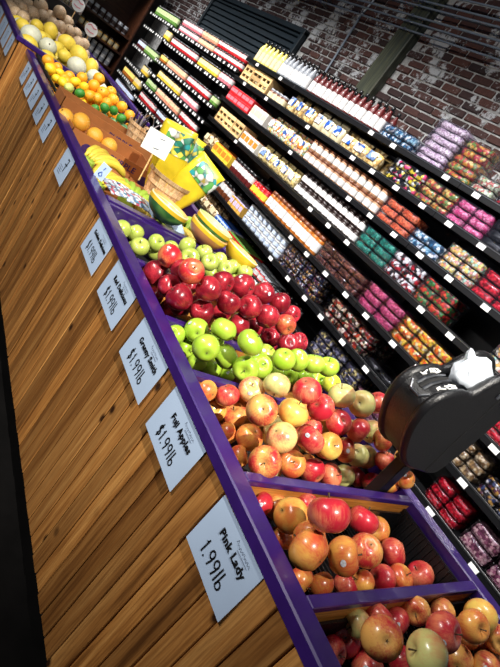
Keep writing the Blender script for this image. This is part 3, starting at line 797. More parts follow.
link('back_rail', MB().bbox(XE, XN, YK, YK + .058, ZR - .07, ZR, .004).bbox(XE, XN, YK + .062, YO, ZR - .12, ZR - .012, .004).mesh('back_rail', 'purple'), stand)
link('back_panel', MB().box(XE, XN, YK + .03, YK + .06, .10, ZR - .07).mesh('back_panel', 'toe'), stand)
link('bin_floor', MB().box(XE, XN, YI, YK, .785, .80).mesh('bin_floor', 'toe'), stand)
for e in (XE, XN - .02):
    link('end_panel', MB().box(e, e + .02, .84, 1.66, .1, .91).mesh('end_panel', 'toe'), stand)
DIV = [-.306, -.603, -.96, -1.22, -1.57]
for d in DIV:
    dv = link('divider', MB().bbox(d - .012, d + .012, YI, YK, .80, ZR - .018, .001).mesh('divider', 'plank'), stand)
    link('divider_cap', MB().bbox(d - .014, d + .014, YI, YK, ZR - .018, ZR, .002).mesh('divider_cap', 'purple'), dv)
dv = link('divider', MB().bbox(-2.055, -2.025, YI, YK, .80, ZR, .003).mesh('divider', 'purple'), stand)
link('divider_cap', MB().bbox(-2.115, -2.06, YI, YK, ZR - .05, ZR + .006, .003).mesh('divider_cap', 'purple'), dv)
# black ribbed tray lining two of the near bins
def ribbed(x0, x1):
    b = MB().box(x0, x1, YI + .01, YK - .01, .802, .808)
    b.box(x0, x1, YK - .02, YK - .012, .802, .92).box(x0, x0 + .006, YI + .01, YK - .01, .802, .9).box(x1 - .006, x1, YI + .01, YK - .01, .802, .9)
    n = 40
    for i in range(n):
        y = YI + .02 + (YK - YI - .05) * i / n
        b.box(x0 + .006, x1 - .006, y, y + .006, .808, .816)
    for i in range(14):
        xx = x0 + (x1 - x0) * (i + .5) / 14
        b.box(xx - .003, xx + .003, YK - .024, YK - .02, .808, .915)
    return b
for (a, b_, nm) in ((-.588, -.322, 'second nearest'), (-.29, .2, 'nearest')):
    tag(link('tray_liner', ribbed(a, b_).mesh('tray_liner', 'blackplastic')), 'black ribbed plastic tray lining the %s apple bin' % nm, 'tray', 'bin liners')

# ---------------------------------------------------------------- melon stand beyond
ZM = .99
ms = thing('melon_stand', 'taller pine-boarded stand with purple rail full of melons', 'produce stand', (0, 0, 0))
mx0, mx1, my0, my1 = -9.0, -4.78, .715, 1.95
bm2 = MB().bbox(0, .0975, 0, .016, .10, ZM - .036, .002).mesh('board', 'board')
x = mx0
while x < mx1 - .09:
    link('board', bm2, ms, (x, my0 + .008, 0)); x += .1
bm3 = MB().bbox(-.016, 0, 0, .0975, .10, ZM - .036, .002).mesh('board', 'board')
y = my0 + .03
while y < my1 - .09:
    link('board', bm3, ms, (mx1 - .006, y, 0)); y += .1
link('front_rail', MB().bbox(mx0, mx1, my0, my0 + .058, ZM - .036, ZM, .004).mesh('front_rail', 'purple'), ms)
link('end_rail', MB().bbox(mx1 - .058, mx1, my0 + .058, my1, ZM - .036, ZM, .004).mesh('end_rail', 'purple'), ms)
link('back_rail', MB().bbox(mx0, mx1 - .06, my1 - .058, my1, ZM - .036, ZM, .004).mesh('back_rail', 'purple'), ms)
link('bin_floor', MB().box(mx0, mx1 - .03, my0 + .03, my1 - .03, .86, .875).mesh('bin_floor', 'toe'), ms)
link('inner_core', MB().box(mx0, mx1 - .03, my0 + .03, my1 - .03, .1, .86).mesh('inner_core', 'toe'), ms)
link('toe_kick', MB().box(mx0, mx1 - .05, my0 + .06, my1 - .06, 0, .1).mesh('toe_kick', 'toe'), ms)

# ---------------------------------------------------------------- price signs
def card_mesh(w, h, bow=.0006):
    nx, nz = 6, 4; vs = []; fs = []
    for j in range(nz + 1):
        for i in range(nx + 1):
            u, v = i / nx - .5, j / nz
            vs.append((u * w, -bow * (1 - v) ** 2 * (1 + u), -h + v * h))
    n = nx + 1
    for j in range(nz):
        for i in range(nx): fs.append((j * n + i, j * n + i + 1, (j + 1) * n + i + 1, (j + 1) * n + i))
    m = len(vs)
    vs2 = [(a, b + .0012, c) for a, b, c in vs]
    b = MB(); b.add(vs, fs); b.add(vs2, [f[::-1] for f in fs])
    per = [i for i in range(n)] + [j * n + nx for j in range(1, nz + 1)] + [nz * n + i for i in range(nx - 1, -1, -1)] + [j * n for j in range(nz - 1, 0, -1)]
    for q in range(len(per)):
        a, c = per[q], per[(q + 1) % len(per)]
        b.f.append([a, c, m + c, m + a]); b.m.append(0); b.sm.append(False)
    return b.mesh('sign_card', 'card')
def scribble(w, h, seed):
    rr = random.Random(seed); b = MB()
    pts = [(-w / 2 + w * i / 26, h * (.5 * math.sin(i * 1.9) * (.5 + rr.random() * .5) + (.5 if i in (1, 2, 13) else 0))) for i in range(27)]
    ribbon(b, pts, .0011)
    return b
def sign(xa, xb, title, price, label, y=.8055, zt=.913, h=.147, tsz=.027, psz=.036, tilt=0.0, off=(0, 0)):
    w = xb - xa
    o = thing('price_sign', label, 'sign', ((xa + xb) / 2, y, zt), (math.radians(-1.5), math.radians(tilt), 0), 'price signs along the front rail')
    link('sign_card', card_mesh(w, h), o)
    yo = -.0013
    if title:
        t = text_mesh(title, tsz, .0009)
        link('title', t, o, (off[0] + .014, yo, -h * .31), (math.pi / 2, 0, 0))
        link('logo_script', scribble(.062, .010, len(title)).mesh('logo_script', 'greyink'), o, (off[0] + .035, yo + .0001, -h * .14))
        link('logo_underline', MB().box(-.02, .024, 0, .0004, 0, .0013).mesh('logo_underline', 'greyink'), o, (off[0] + .038, yo + .0001, -h * .2))
    if price:
        link('handwritten_price', hand(price, psz, .0042).mesh('handwritten_price', 'ink'), o, (off[0] + .0, yo - .0001, -h * .82))
    return o
sign(-.575, -.378, 'Pink Lady', '1.99lb', 'white price sign reading Pink Lady 1.99lb, nearest on the stand', tilt=-.5, psz=.038)
sign(-.925, -.698, 'Fuji Apples', '$1.99lb', 'white price sign reading Fuji Apples $1.99lb')
sign(-1.24, -1.0, 'Granny Smith', '$1.99lb', 'white price sign reading Granny Smith $1.99lb', psz=.04)
sign(-1.588, -1.348, 'Red Delicious', '$1.99lb', 'white price sign reading Red Delicious $1.99lb', psz=.04)
sign(-1.92, -1.69, 'Golden Delicious', '$1.99lb', 'white price sign reading Golden Delicious $1.99lb', tsz=.024, psz=.04)
for k, (a, b_, zt) in enumerate(((-2.70, -2.50, .917), (-3.32, -3.11, .912), (-3.63, -3.42, .912), (-3.93, -3.71, .912), (-4.2, -3.99, .912), (-4.5, -4.30, .912))):
    o = sign(a, b_, '', '', 'small white price sign with illegible marks, %s beyond the Golden Delicious sign' % nth(k + 1), zt=zt)
    m = MB(); ribbon(m, [(-.02, .03), (.01, .034), (-.004, .0), (-.008, -.035)], .009); ribbon(m, [(-.03, .0), (.015, .006)], .006)
    link('handwritten_mark', m.mesh('handwritten_mark', 'ink'), o, (.03, -.0014, -.06))
    m = MB()
    for j in range(4): ribbon(m, [(-.03, -.012 * j), (.03, -.012 * j + .002)], .003)
    link('small_print', m.mesh('small_print', 'greyink'), o, (-.03, -.0014, -.085))
for k, (a, b_) in enumerate(((-5.06, -4.86), (-5.42, -5.14), (-5.85, -5.5), (-6.4, -6.0))):
    o = sign(a, b_, '', '', 'grey-white price sign on melon stand front, %s from the corner' % nth(k + 1), y=.719, zt=.95, h=.16)
    m = MB(); ribbon(m, [(-.02, .03), (.01, .034), (-.004, .0), (-.008, -.035)], .008)
    link('handwritten_mark', m.mesh('handwritten_mark', 'greyink'), o, (.02, -.0014, -.07))

# ================================================================== fruit
def apple_mesh(name, mats, tall=1.0, taper=.10, lobes=0.0, top=.34, bot=.22, n=24, m=16):
    vs = []; fs = []
    for j in range(m + 1):
        ph = math.pi * j / m
        for i in range(n):
            a = 2 * math.pi * i / n
            s_, c_ = math.sin(ph), math.cos(ph)
            r = s_ * (1 + taper * c_) * (1 + .012 * s_ * s_)
            z = c_ * .93 * tall
            z -= top * math.exp(-(s_ / .30) ** 2) if c_ > 0 else -bot * math.exp(-(s_ / .34) ** 2)
            lb = 1 + lobes * math.cos(5 * a) * (max(0, -c_) + .35 * max(0, c_))
            z *= 1 + lobes * .6 * math.cos(5 * a) * max(0, -c_) * s_
            vs.append((r * lb * math.cos(a), r * lb * math.sin(a), z))
    for j in range(m):
        for i in range(n):
            a, b = j * n + i, j * n + (i + 1) % n
            fs.append((a, b, b + n, a + n))
    b = MB(); b.smooth = True; b.add(vs, fs)
    me = b.mesh(name, mats)
    bm = bmesh.new(); bm.from_mesh(me); bmesh.ops.remove_doubles(bm, verts=bm.verts[:], dist=1e-4); bmesh.ops.recalc_face_normals(bm, faces=bm.faces[:]); bm.to_mesh(me); bm.free()
    return me
SKIN = {}
def skin(key, *a, **k):
    MAT[key] = apple_skin(key, *a, **k)
Yl, Or, Rd, Pk, Gn = RGB(226, 186, 84), RGB(214, 118, 48), RGB(176, 22, 38), RGB(206, 84, 74), RGB(196, 196, 112)
skin('a_y', RGB(236, 200, 96), RGB(226, 128, 60), .40)
skin('a_o', RGB(232, 168, 80), RGB(206, 84, 52), .42, .8)
skin('a_r', RGB(228, 132, 94), RGB(190, 36, 52), .47, 1.0)
skin('a_m', RGB(230, 172, 92), RGB(190, 42, 50), .38, 1.0)
skin('a_p', RGB(232, 206, 128), RGB(214, 92, 78), .32, 1.0)
skin('a_g', RGB(212, 208, 130), RGB(212, 138, 90), .30, .5)
skin('a_granny', RGB(150, 190, 44), RGB(174, 206, 70), .5, .2, .3)
skin('a_lemon', RGB(206, 206, 70), RGB(190, 200, 60), .5, .2, .2)
skin('a_gold', RGB(160, 182, 70), RGB(188, 200, 96), .5, .2, .3)
skin('a_d', RGB(186, 46, 58), RGB(118, 12, 30), .42, 1.2, .3)
skin('a_l', RGB(222, 130, 80), RGB(186, 32, 44), .45, 1.0, .2)
APM = {}
def am(kind, tone):
    key = (kind, tone)
    if key not in APM:
        mt = {'granny': {'g': 'a_granny', 'y': 'a_lemon'}, 'gold': {'g': 'a_gold'}, 'red': {'d': 'a_d', 'l': 'a_l'}}.get(kind, {}).get(tone, 'a_' + tone)
        if kind == 'red': APM[key] = apple_mesh('apple', mt, 1.1, .17, .05, .36, .2)
        elif kind == 'gold': APM[key] = apple_mesh('apple', mt, 1.02, .12, .015)
        else: APM[key] = apple_mesh('apple', mt, .96, .08, .012)
    return APM[key]
b = MB(); b.smooth = True; b.tube([(0, 0, .5), (.02, .01, .72), (.07, .03, .98)], [.035, .035, .055], 5); STEM = b.mesh('stem', 'stem')
b = MB()
for q in range(5):
    a = q * 2 * math.pi / 5
    b.add([(0.02 * math.cos(a + 1.57), .02 * math.sin(a + 1.57), -.70), (.02 * math.cos(a - 1.57), .02 * math.sin(a - 1.57), -.70), (.12 * math.cos(a), .12 * math.sin(a), -.80)], [(0, 1, 2)])
CALYX = b.mesh('calyx', 'stem')
def sticker_mesh(rx, rz):
    vs = [(1.012, 0, 0)]; fs = []; n = 12
    for rr_ in (.5, 1.0):
        for i in range(n):
            a = 2 * math.pi * i / n; yy, zz = rx * rr_ * math.cos(a), rz * rr_ * math.sin(a)
            vs.append((1.022 * math.sqrt(max(0, 1 - yy * yy - zz * zz)) - .0 , yy, zz))
    for i in range(n):
        fs.append((0, 1 + i, 1 + (i + 1) % n)); fs.append((1 + i, 1 + n + i, 1 + n + (i + 1) % n, 1 + (i + 1) % n))
    b = MB(); b.smooth = True; b.add(vs, fs); return b.mesh('sticker', 'sticker')
STICK = sticker_mesh(.19, .15)

FRUIT = {
    'pinkA': [(-0.519, 0.972, 0.93, 0.0418, 'y'), (-0.422, 0.903, 1.055, 0.0436, 'r'), (-0.399, 0.904, 0.973, 0.043, 'o'), (-0.401, 1.057, 0.948, 0.043, 'o'), (-0.529, 1.306, 0.917, 0.043, 'r'), (-0.434, 1.217, 0.923, 0.043, 'm'), (-0.471, 1.485, 0.856, 0.043, 'r'), (-0.393, 1.07, 0.85, 0.0314, 'o'), (-0.408, 1.004, 0.85, 0.031, 'o'), (-0.386, 1.162, 0.85, 0.031, 'r'), (-0.39, 1.247, 0.85, 0.0319, 'o'), (-0.398, 1.348, 0.85, 0.0377, 'r'), (-0.397, 1.444, 0.85, 0.038, 'o'), (-0.399, 1.56, 0.85, 0.0416, 'r'), (-0.572, 0.935, 0.895, 0.031, 'r'), (-0.572, 0.995, 0.89, 0.031, 'm'), (-0.516, 1.012, 0.85, 0.031, 'o'), (-0.572, 1.097, 0.913, 0.031, 'r'), (-0.554, 1.487, 0.85, 0.0401, 'o')],
    'pinkB': [(-0.218, 1.01, 0.957, 0.041, 'm'), (-0.269, 1.054, 0.839, 0.0342, 'r'), (-0.252, 0.99, 0.85, 0.031, 'r'), (-0.275, 1.048, 0.902, 0.031, 'g'), (-0.275, 1.106, 0.919, 0.031, 'r'), (-0.271, 1.211, 0.89, 0.035, 'r'), (-0.156, 1.031, 1.012, 0.041, 'g'), (-0.196, 1.204, 0.983, 0.041, 'r'), (-0.273, 1.267, 0.925, 0.0332, 'm'), (-0.262, 1.416, 0.904, 0.0411, 'm'), (-0.215, 1.533, 0.881, 0.0414, 'm'), (-0.203, 1.425, 0.955, 0.0396, 'o'), (-0.221, 1.502, 0.956, 0.0414, 'y'), (-0.159, 1.59, 0.881, 0.0399, 'm'), (-0.164, 1.549, 0.943, 0.0364, 'm'), (-0.174, 1.462, 0.852, 0.0381, 'm'), (-0.129, 1.518, 0.878, 0.0409, 'm'), (-0.203, 1.208, 0.85, 0.036, 'r'), (-0.21, 1.081, 0.851, 0.0336, 'r')],
    'fuji': [(-0.921, 1.042, 0.974, 0.0395, 'p'), (-0.88, 1.065, 1.04, 0.04, 'g'), (-0.747, 0.923, 1.035, 0.04, 'm'), (-0.921, 1.055, 0.871, 0.039, 'm'), (-0.924, 0.978, 0.931, 0.0359, 'r'), (-0.929, 0.91, 0.922, 0.031, 'o'), (-0.929, 0.988, 0.865, 0.031, 'y'), (-0.815, 1.046, 0.888, 0.0397, 'o'), (-0.644, 0.935, 0.962, 0.04, 'm'), (-0.86, 1.012, 0.849, 0.0316, 'o'), (-0.772, 1.01, 0.849, 0.031, 'o'), (-0.819, 1.105, 1.09, 0.0406, 'r'), (-0.736, 1.013, 1.059, 0.0401, 'y'), (-0.796, 1.175, 1.064, 0.0402, 'r'), (-0.686, 0.975, 1.014, 0.04, 'p'), (-0.72, 1.134, 0.999, 0.04, 'r'), (-0.725, 1.158, 0.898, 0.04, 'o'), (-0.742, 1.298, 0.87, 0.04, 'r'), (-0.74, 1.262, 0.979, 0.04, 'y'), (-0.74, 1.393, 0.864, 0.04, 'r'), (-0.855, 1.308, 1.09, 0.042, 'g'), (-0.849, 1.416, 1.09, 0.0437, 'g'), (-0.801, 1.311, 1.03, 0.04, 'r'), (-0.792, 1.412, 1.027, 0.04, 'r'), (-0.852, 1.59, 0.997, 0.0405, 'g'), (-0.772, 1.404, 0.953, 0.04, 'm'), (-0.787, 1.515, 0.933, 0.0389, 'g'), (-0.798, 1.59, 0.925, 0.0398, 'g'), (-0.739, 1.593, 0.971, 0.0373, 'r'), (-0.699, 1.595, 1.028, 0.0351, 'y'), (-0.766, 1.511, 0.85, 0.0374, 'g'), (-0.773, 1.59, 0.837, 0.0384, 'r'), (-0.72, 1.596, 0.884, 0.0342, 'r'), (-0.677, 1.595, 0.933, 0.0335, 'o'), (-0.648, 1.599, 0.989, 0.0314, 'o'), (-0.785, 1.564, 1.02, 0.0374, 'm'), (-0.892, 1.555, 1.09, 0.04, 'r')],
    'granny': [(-1.18, 0.953, 0.962, 0.0395, 'g'), (-1.033, 0.9, 0.993, 0.0403, 'g'), (-1.118, 0.985, 1.031, 0.04, 'g'), (-1.069, 1.018, 0.968, 0.0402, 'g'), (-1.189, 0.9, 0.919, 0.0313, 'g'), (-1.185, 1.036, 0.854, 0.0351, 'g'), (-1.178, 1.104, 0.85, 0.0342, 'g'), (-1.173, 1.177, 0.85, 0.0351, 'g'), (-1.001, 0.994, 1.075, 0.0407, 'g'), (-1.001, 1.051, 0.989, 0.0409, 'g'), (-1.189, 0.966, 0.883, 0.031, 'g'), (-1.044, 1.137, 0.991, 0.04, 'g'), (-1.182, 1.272, 0.971, 0.0375, 'g'), (-1.067, 1.23, 1.034, 0.0399, 'g'), (-1.081, 1.306, 1.043, 0.0395, 'g'), (-1.08, 1.383, 1.051, 0.0406, 'g'), (-1.084, 1.465, 1.06, 0.04, 'g'), (-1.181, 1.363, 0.918, 0.039, 'g'), (-1.182, 1.442, 0.922, 0.0382, 'g'), (-1.177, 1.59, 0.947, 0.0399, 'g'), (-1.111, 1.591, 0.986, 0.0388, 'y'), (-1.181, 1.514, 0.941, 0.039, 'g')],
    'red': [(-1.497, 0.91, 0.958, 0.046, 'd'), (-1.48, 0.901, 1.041, 0.0415, 'l'), (-1.373, 0.9, 0.983, 0.0401, 'd'), (-1.287, 0.903, 0.997, 0.0434, 'd'), (-1.32, 0.901, 1.082, 0.0415, 'l'), (-1.408, 0.931, 1.044, 0.039, 'd'), (-1.262, 0.957, 1.075, 0.0415, 'd'), (-1.26, 0.987, 0.993, 0.0395, 'd'), (-1.379, 1.051, 0.975, 0.039, 'd'), (-1.489, 1.033, 0.849, 0.0374, 'd'), (-1.536, 0.983, 0.857, 0.0337, 'd'), (-1.534, 1.074, 0.95, 0.0361, 'd'), (-1.396, 1.17, 1.09, 0.0457, 'd'), (-1.339, 1.041, 1.09, 0.0392, 'd'), (-1.26, 1.053, 1.06, 0.0401, 'd'), (-1.261, 1.145, 1.08, 0.0414, 'd'), (-1.433, 1.306, 1.09, 0.0427, 'd'), (-1.415, 1.395, 1.09, 0.0417, 'd'), (-1.263, 1.238, 1.071, 0.0429, 'd'), (-1.269, 1.34, 1.073, 0.039, 'l'), (-1.26, 1.151, 1.001, 0.0402, 'd'), (-1.374, 1.331, 0.976, 0.039, 'd'), (-1.391, 1.458, 0.946, 0.039, 'd'), (-1.284, 1.434, 0.998, 0.039, 'd'), (-1.336, 1.539, 0.999, 0.039, 'd'), (-1.496, 1.569, 1.041, 0.039, 'd'), (-1.461, 1.224, 0.937, 0.039, 'd')],
    'gold': [(-1.836, 0.979, 0.902, 0.039, 'g'), (-2.003, 1.01, 0.896, 0.0371, 'g'), (-1.984, 0.94, 0.888, 0.0384, 'g'), (-1.977, 1.107, 0.903, 0.0379, 'g'), (-2.003, 1.15, 0.852, 0.0366, 'g'), (-1.858, 1.173, 0.991, 0.039, 'g'), (-1.639, 1.077, 1.019, 0.039, 'g'), (-1.916, 1.305, 0.981, 0.039, 'g'), (-1.775, 1.262, 0.999, 0.039, 'g'), (-2.001, 1.458, 0.959, 0.0393, 'g'), (-1.961, 1.442, 0.896, 0.039, 'g'), (-1.926, 1.467, 0.961, 0.0386, 'g'), (-2.002, 1.557, 0.968, 0.0379, 'g'), (-1.934, 1.583, 0.983, 0.0374, 'g'), (-2.003, 1.2, 0.903, 0.037, 'g'), (-2.005, 1.253, 0.857, 0.0353, 'g'), (-2.002, 1.539, 0.883, 0.0381, 'g'), (-1.963, 1.592, 0.916, 0.038, 'g')],
    'cit': [(-4.522, 0.923, 0.985, 0.0454, 'o'), (-4.222, 0.9, 0.983, 0.0431, 'y'), (-4.252, 0.971, 0.995, 0.0363, 'y'), (-4.273, 1.041, 1.008, 0.0404, 'o'), (-3.95, 0.942, 0.992, 0.0377, 'y'), (-4.143, 1.058, 1.015, 0.0397, 'y'), (-3.861, 0.972, 0.996, 0.0371, 'e'), (-3.807, 1.032, 1.014, 0.034, 'l'), (-4.401, 1.154, 1.036, 0.0422, 'o'), (-4.091, 1.113, 1.027, 0.0397, 'y'), (-3.802, 1.075, 0.964, 0.034, 'y'), (-4.279, 1.221, 1.051, 0.0456, 'o'), (-4.152, 1.263, 1.06, 0.0448, 'o'), (-4.657, 1.336, 1.076, 0.048, 'o'), (-3.857, 1.104, 1.027, 0.0381, 'o'), (-3.892, 1.168, 1.036, 0.0385, 'o'), (-4.043, 1.315, 1.071, 0.0443, 'o'), (-4.315, 1.36, 1.081, 0.0429, 'o'), (-3.923, 1.354, 1.08, 0.04, 'o'), (-3.812, 1.392, 1.073, 0.0393, 'o'), (-3.86, 1.229, 1.053, 0.0352, 'o'), (-3.8, 1.276, 1.043, 0.0352, 'l'), (-3.788, 1.211, 1.026, 0.0349, 'l'), (-3.787, 1.342, 1.027, 0.0356, 'l'), (-3.802, 1.239, 0.961, 0.0387, 'n'), (-3.809, 1.314, 0.963, 0.0391, 'n'), (-3.802, 1.39, 0.97, 0.0397, 'n'), (-3.8, 1.008, 0.948, 0.034, 'y'), (-3.8, 1.163, 0.981, 0.0346, 'l'), (-4.013, 0.914, 0.981, 0.0343, 'y')],
    'gra': [(-3.309, 0.99, 0.95, 0.05, 'o'), (-3.159, 1.051, 0.95, 0.05, 'o'), (-3.116, 1.137, 0.95, 0.05, 'o'), (-3.179, 0.864, 0.95, 0.05, 'o')],
    'mel': [(-5.25, 0.873, 0.989, 0.0848, 'w'), (-6.126, 1.026, 1.007, 0.0639, 'y'), (-6.224, 1.166, 1.024, 0.0811, 'y'), (-5.147, 1.002, 1.004, 0.0722, 'w'), (-6.104, 1.321, 1.042, 0.0813, 'y'), (-5.375, 1.112, 1.017, 0.06, 'y'), (-5.1, 1.14, 1.021, 0.0602, 'y'), (-5.705, 1.374, 1.049, 0.0824, 'y'), (-4.904, 1.211, 1.029, 0.0758, 'w'), (-5.342, 1.422, 1.055, 0.0649, 'y'), (-4.9, 1.363, 1.041, 0.06, 'w'), (-7.586, 1.212, 1.093, 0.0841, 'c'), (-7.337, 1.237, 1.032, 0.0702, 'c'), (-7.003, 1.075, 1.013, 0.0719, 'c'), (-7.625, 1.354, 1.055, 0.0731, 'c'), (-6.935, 0.962, 1, 0.065, 'c'), (-7.201, 0.945, 0.997, 0.067, 'c'), (-7.599, 1.081, 1.02, 0.0712, 'c'), (-7.569, 1.413, 1.171, 0.0734, 'c'), (-7.098, 1.32, 1.042, 0.0689, 'c'), (-7.201, 1.416, 1.054, 0.0705, 'c'), (-7.622, 1.544, 1.121, 0.0804, 'c'), (-7.326, 1.544, 1.069, 0.0724, 'c'), (-7.44, 1.65, 1.082, 0.0741, 'c'), (-6.629, 1.53, 1.068, 0.0667, 'c'), (-5.589, 0.841, 0.985, 0.0622, 'y'), (-6.859, 1.642, 1.081, 0.0636, 'c'), (-6.236, 0.813, 0.98, 0.06, 'c'), (-5.42, 0.969, 1, 0.06, 'y'), (-6.154, 0.895, 0.993, 0.06, 'c')]}
BINN = {'pinkB': 'nearest apple bin', 'pinkA': 'second nearest apple bin', 'fuji': 'mixed bin behind bag dispenser', 'granny': 'bright green bin', 'red': 'dark red bin', 'gold': 'pale green bin'}
TONE = {'y': 'yellow', 'o': 'orange', 'r': 'red', 'm': 'red and yellow streaked', 'p': 'pink and yellow', 'g': 'pale yellow-green', 'd': 'dark red', 'l': 'orange-red'}
BX = {'pinkB': (-.306, .05), 'pinkA': (-.603, -.306), 'fuji': (-.96, -.603), 'granny': (-1.22, -.96), 'red': (-1.57, -1.22), 'gold': (-2.02, -1.57)}
rf = random.Random(21)
def fruit_rot(p, face=.6):
    """axis: a mix of up, towards the aisle and chance"""
    d = Vector((rf.uniform(-1, 1), rf.uniform(-1, 1), rf.uniform(-.4, 1)))
    d = d.normalized() * .8 + Vector((.45, -.65, .55)) * face * rf.choice((1, 1, .4))
    if rf.random() < .38: d = -d
    return d.to_track_quat('Z', 'Y').to_euler()
def hidden(c, tops):
    """true where a fruit of the top layer stands in front of this spot"""
    u = (c - CAM_POS); dist = u.length; u = u / dist
    for q, qr in tops:
        w = q - CAM_POS; t = w.dot(u)
        if t < dist and (w - u * t).length < qr * .75: return True
    return False
def put_apple(bn, p, r, tone, label, sticker, minor=False):
    me = am(bn, tone)
    o = tag(link('apple', me, None, p, fruit_rot(p), r * 1.01), label, 'apple', 'apples in the ' + BINN[bn])
    link('stem', STEM, o); link('calyx', CALYX, o)
    if sticker:
        s_ = link('sticker', STICK, o)
        q = (Vector((.5, -.8, .7)) + Vector((rf.uniform(-.5, .5), rf.uniform(-.3, .3), rf.uniform(-.5, .3)))).normalized()
        # direction in the apple's own frame
        ql = o.rotation_euler.to_matrix().inverted() @ q
        ql.z *= .4; ql.normalize()
        s_.rotation_euler = ql.to_track_quat('X', 'Z').to_euler()
    return o
for bn in ('pinkB', 'pinkA', 'fuji', 'granny', 'red', 'gold'):
    L = FRUIT[bn]
    order = sorted(range(len(L)), key=lambda i: L[i][1])
    cnt = {}
    for i in order:
        x, y, z, r, t = L[i]
        y = max(y, YI + r + .002); z = max(z, .812 + r)
        tn = {'granny': {'g': 'bright green', 'y': 'yellow-green'}, 'gold': {'g': 'pale green'}}.get(bn, {}).get(t, TONE[t])
        cnt[tn] = cnt.get(tn, 0) + 1
        st = rf.random() < .24
        put_apple(bn, (x, y, z), r, t, '%s apple%s, %s back from rail, %s' % (tn, ' with sticker' if st else '', nth(cnt[tn]), BINN[bn]), st)
    # apples lower in the heap, under the top ones
    P = [(Vector(q[:3]), q[3]) for q in L]
    r = .036; k = 0; x0, x1 = BX[bn]
    ylim = 1.30 if bn == 'pinkA' else 1.6
    fl = []
    for z in (.80 + r, .80 + r + .058, .80 + r + .116):
        yy = YI + r + .004
        rowi = 0
        while yy < ylim - r:
            xx = x0 + .016 + r + (rowi % 2) * r
            while xx < x1 - r - .012:
                c = Vector((xx, yy, z))
                ok = all((c - q).length > (r + q_r) * .95 for q, q_r in P)
                # only below a top apple
                ok = ok and any((Vector((q.x, q.y)) - c.xy).length < .075 and q.z > z + .03 for q, q_r in P[:len(L)])
                ok = ok and hidden(c, P[:len(L)])
                if ok: P.append((c, r)); fl.append(c)
                xx += 2 * r * 1.0
            yy += r * 1.78; rowi += 1
    tones = [q[4] for q in L]
    fl.sort(key=lambda c: c.y)
    for k, c in enumerate(fl):
        put_apple(bn, c, r, rf.choice(tones), 'half-buried apple low in the heap, %s back from rail, %s' % (nth(k + 1), BINN[bn]), False)

# ---- oranges, lemons and limes in the black basket
def round_fruit(name, mat, sx=1, sz=1, dim=.06, nub=0.0, n=18, m=12, rough=0):
    vs = []; fs = []
    for j in range(m + 1):
        ph = math.pi * j / m
        for i in range(n):
            a = 2 * math.pi * i / n; s_, c_ = math.sin(ph), math.cos(ph)
            z = c_ * sz - (dim * math.exp(-(s_ / .2) ** 2) if c_ > 0 else 0) + (nub * math.exp(-(s_ / .28) ** 2) * (1 if c_ > 0 else -1))
            vs.append((s_ * sx * math.cos(a), s_ * sx * math.sin(a), z))
    for j in range(m):
        for i in range(n):
            a, b = j * n + i, j * n + (i + 1) % n
            fs.append((a, b, b + n, a + n))
    b = MB(); b.smooth = True; b.add(vs, fs); me = b.mesh(name, mat)
    bm = bmesh.new(); bm.from_mesh(me); bmesh.ops.remove_doubles(bm, verts=bm.verts[:], dist=1e-4); bmesh.ops.recalc_face_normals(bm, faces=bm.faces[:]); bm.to_mesh(me); bm.free()
    return me
def peel(name, rgb, rough=.38, scale=45, var=.1, bump=.25):
    MAT[name] = plain(name, RGB(*rgb), rough, var, scale, bump=bump); return name
peel('peel_orange', (244, 166, 36)); peel('peel_lemon', (240, 206, 40)); peel('peel_lime', (62, 140, 50)); peel('peel_net', (120, 186, 130)); peel('peel_pale', (206, 214, 120)); peel('peel_grapefruit', (238, 172, 60))
CM = {'o': round_fruit('orange', 'peel_orange'), 'y': round_fruit('lemon', 'peel_lemon', .86, 1.0, 0, .16), 'l': round_fruit('lime', 'peel_lime', .9, 1.0, 0, .08), 'n': round_fruit('lime', 'peel_net', .9, 1.0, 0, .08), 'e': round_fruit('lemon', 'peel_pale', .88, 1.0, 0, .12)}
CN = {'o': ('orange', 'round orange'), 'y': ('lemon', 'yellow lemon'), 'l': ('lime', 'dark green lime'), 'n': ('lime', 'pale green netted lime'), 'e': ('lemon', 'pale green lemon')}
b = MB(); b.lathe([(.11, .93), (.13, .965), (.04, .97)], 6); NUB = b.mesh('stem_end', 'stem')
cnt = {}
for (x, y, z, r, t) in sorted(FRUIT['cit'], key=lambda q: q[1]):
    cnt[t] = cnt.get(t, 0) + 1
    d = Vector((rf.uniform(-1, 1), rf.uniform(-1, 1), rf.uniform(-.3, 1)))
    o = tag(link(CN[t][0], CM[t], None, (x, y, z), d.to_track_quat('Z', 'Y').to_euler(), r), '%s in the black citrus basket, %s back from the rail' % (CN[t][1], nth(cnt[t])), CN[t][0], 'citrus in the black basket')
    link('stem_end', NUB, o)
P = [(Vector(q[:3]), q[3]) for q in FRUIT['cit']]; tops = list(P); k = 0
for z in (.855, .92, .985):
    for j in range(9):
        for i in range(11):
            c = Vector((-4.64 + i * .082 + (j % 2) * .04, .925 + j * .075, z))
            if c.x < -3.77 and all((c - q).length > (.037 + qr) * .93 for q, qr in P) and any((q - c).xy.length < .09 and q.z > z for q, qr in tops):
                k += 1; P.append((c, .037))
                o = tag(link('orange', CM['o'], None, c, (rf.uniform(-2, 2), rf.uniform(-2, 2), 0), .037), 'orange low in the black citrus basket, %s counted from the bottom' % nth(k), 'orange', 'citrus in the black basket')
                link('stem_end', NUB, o)
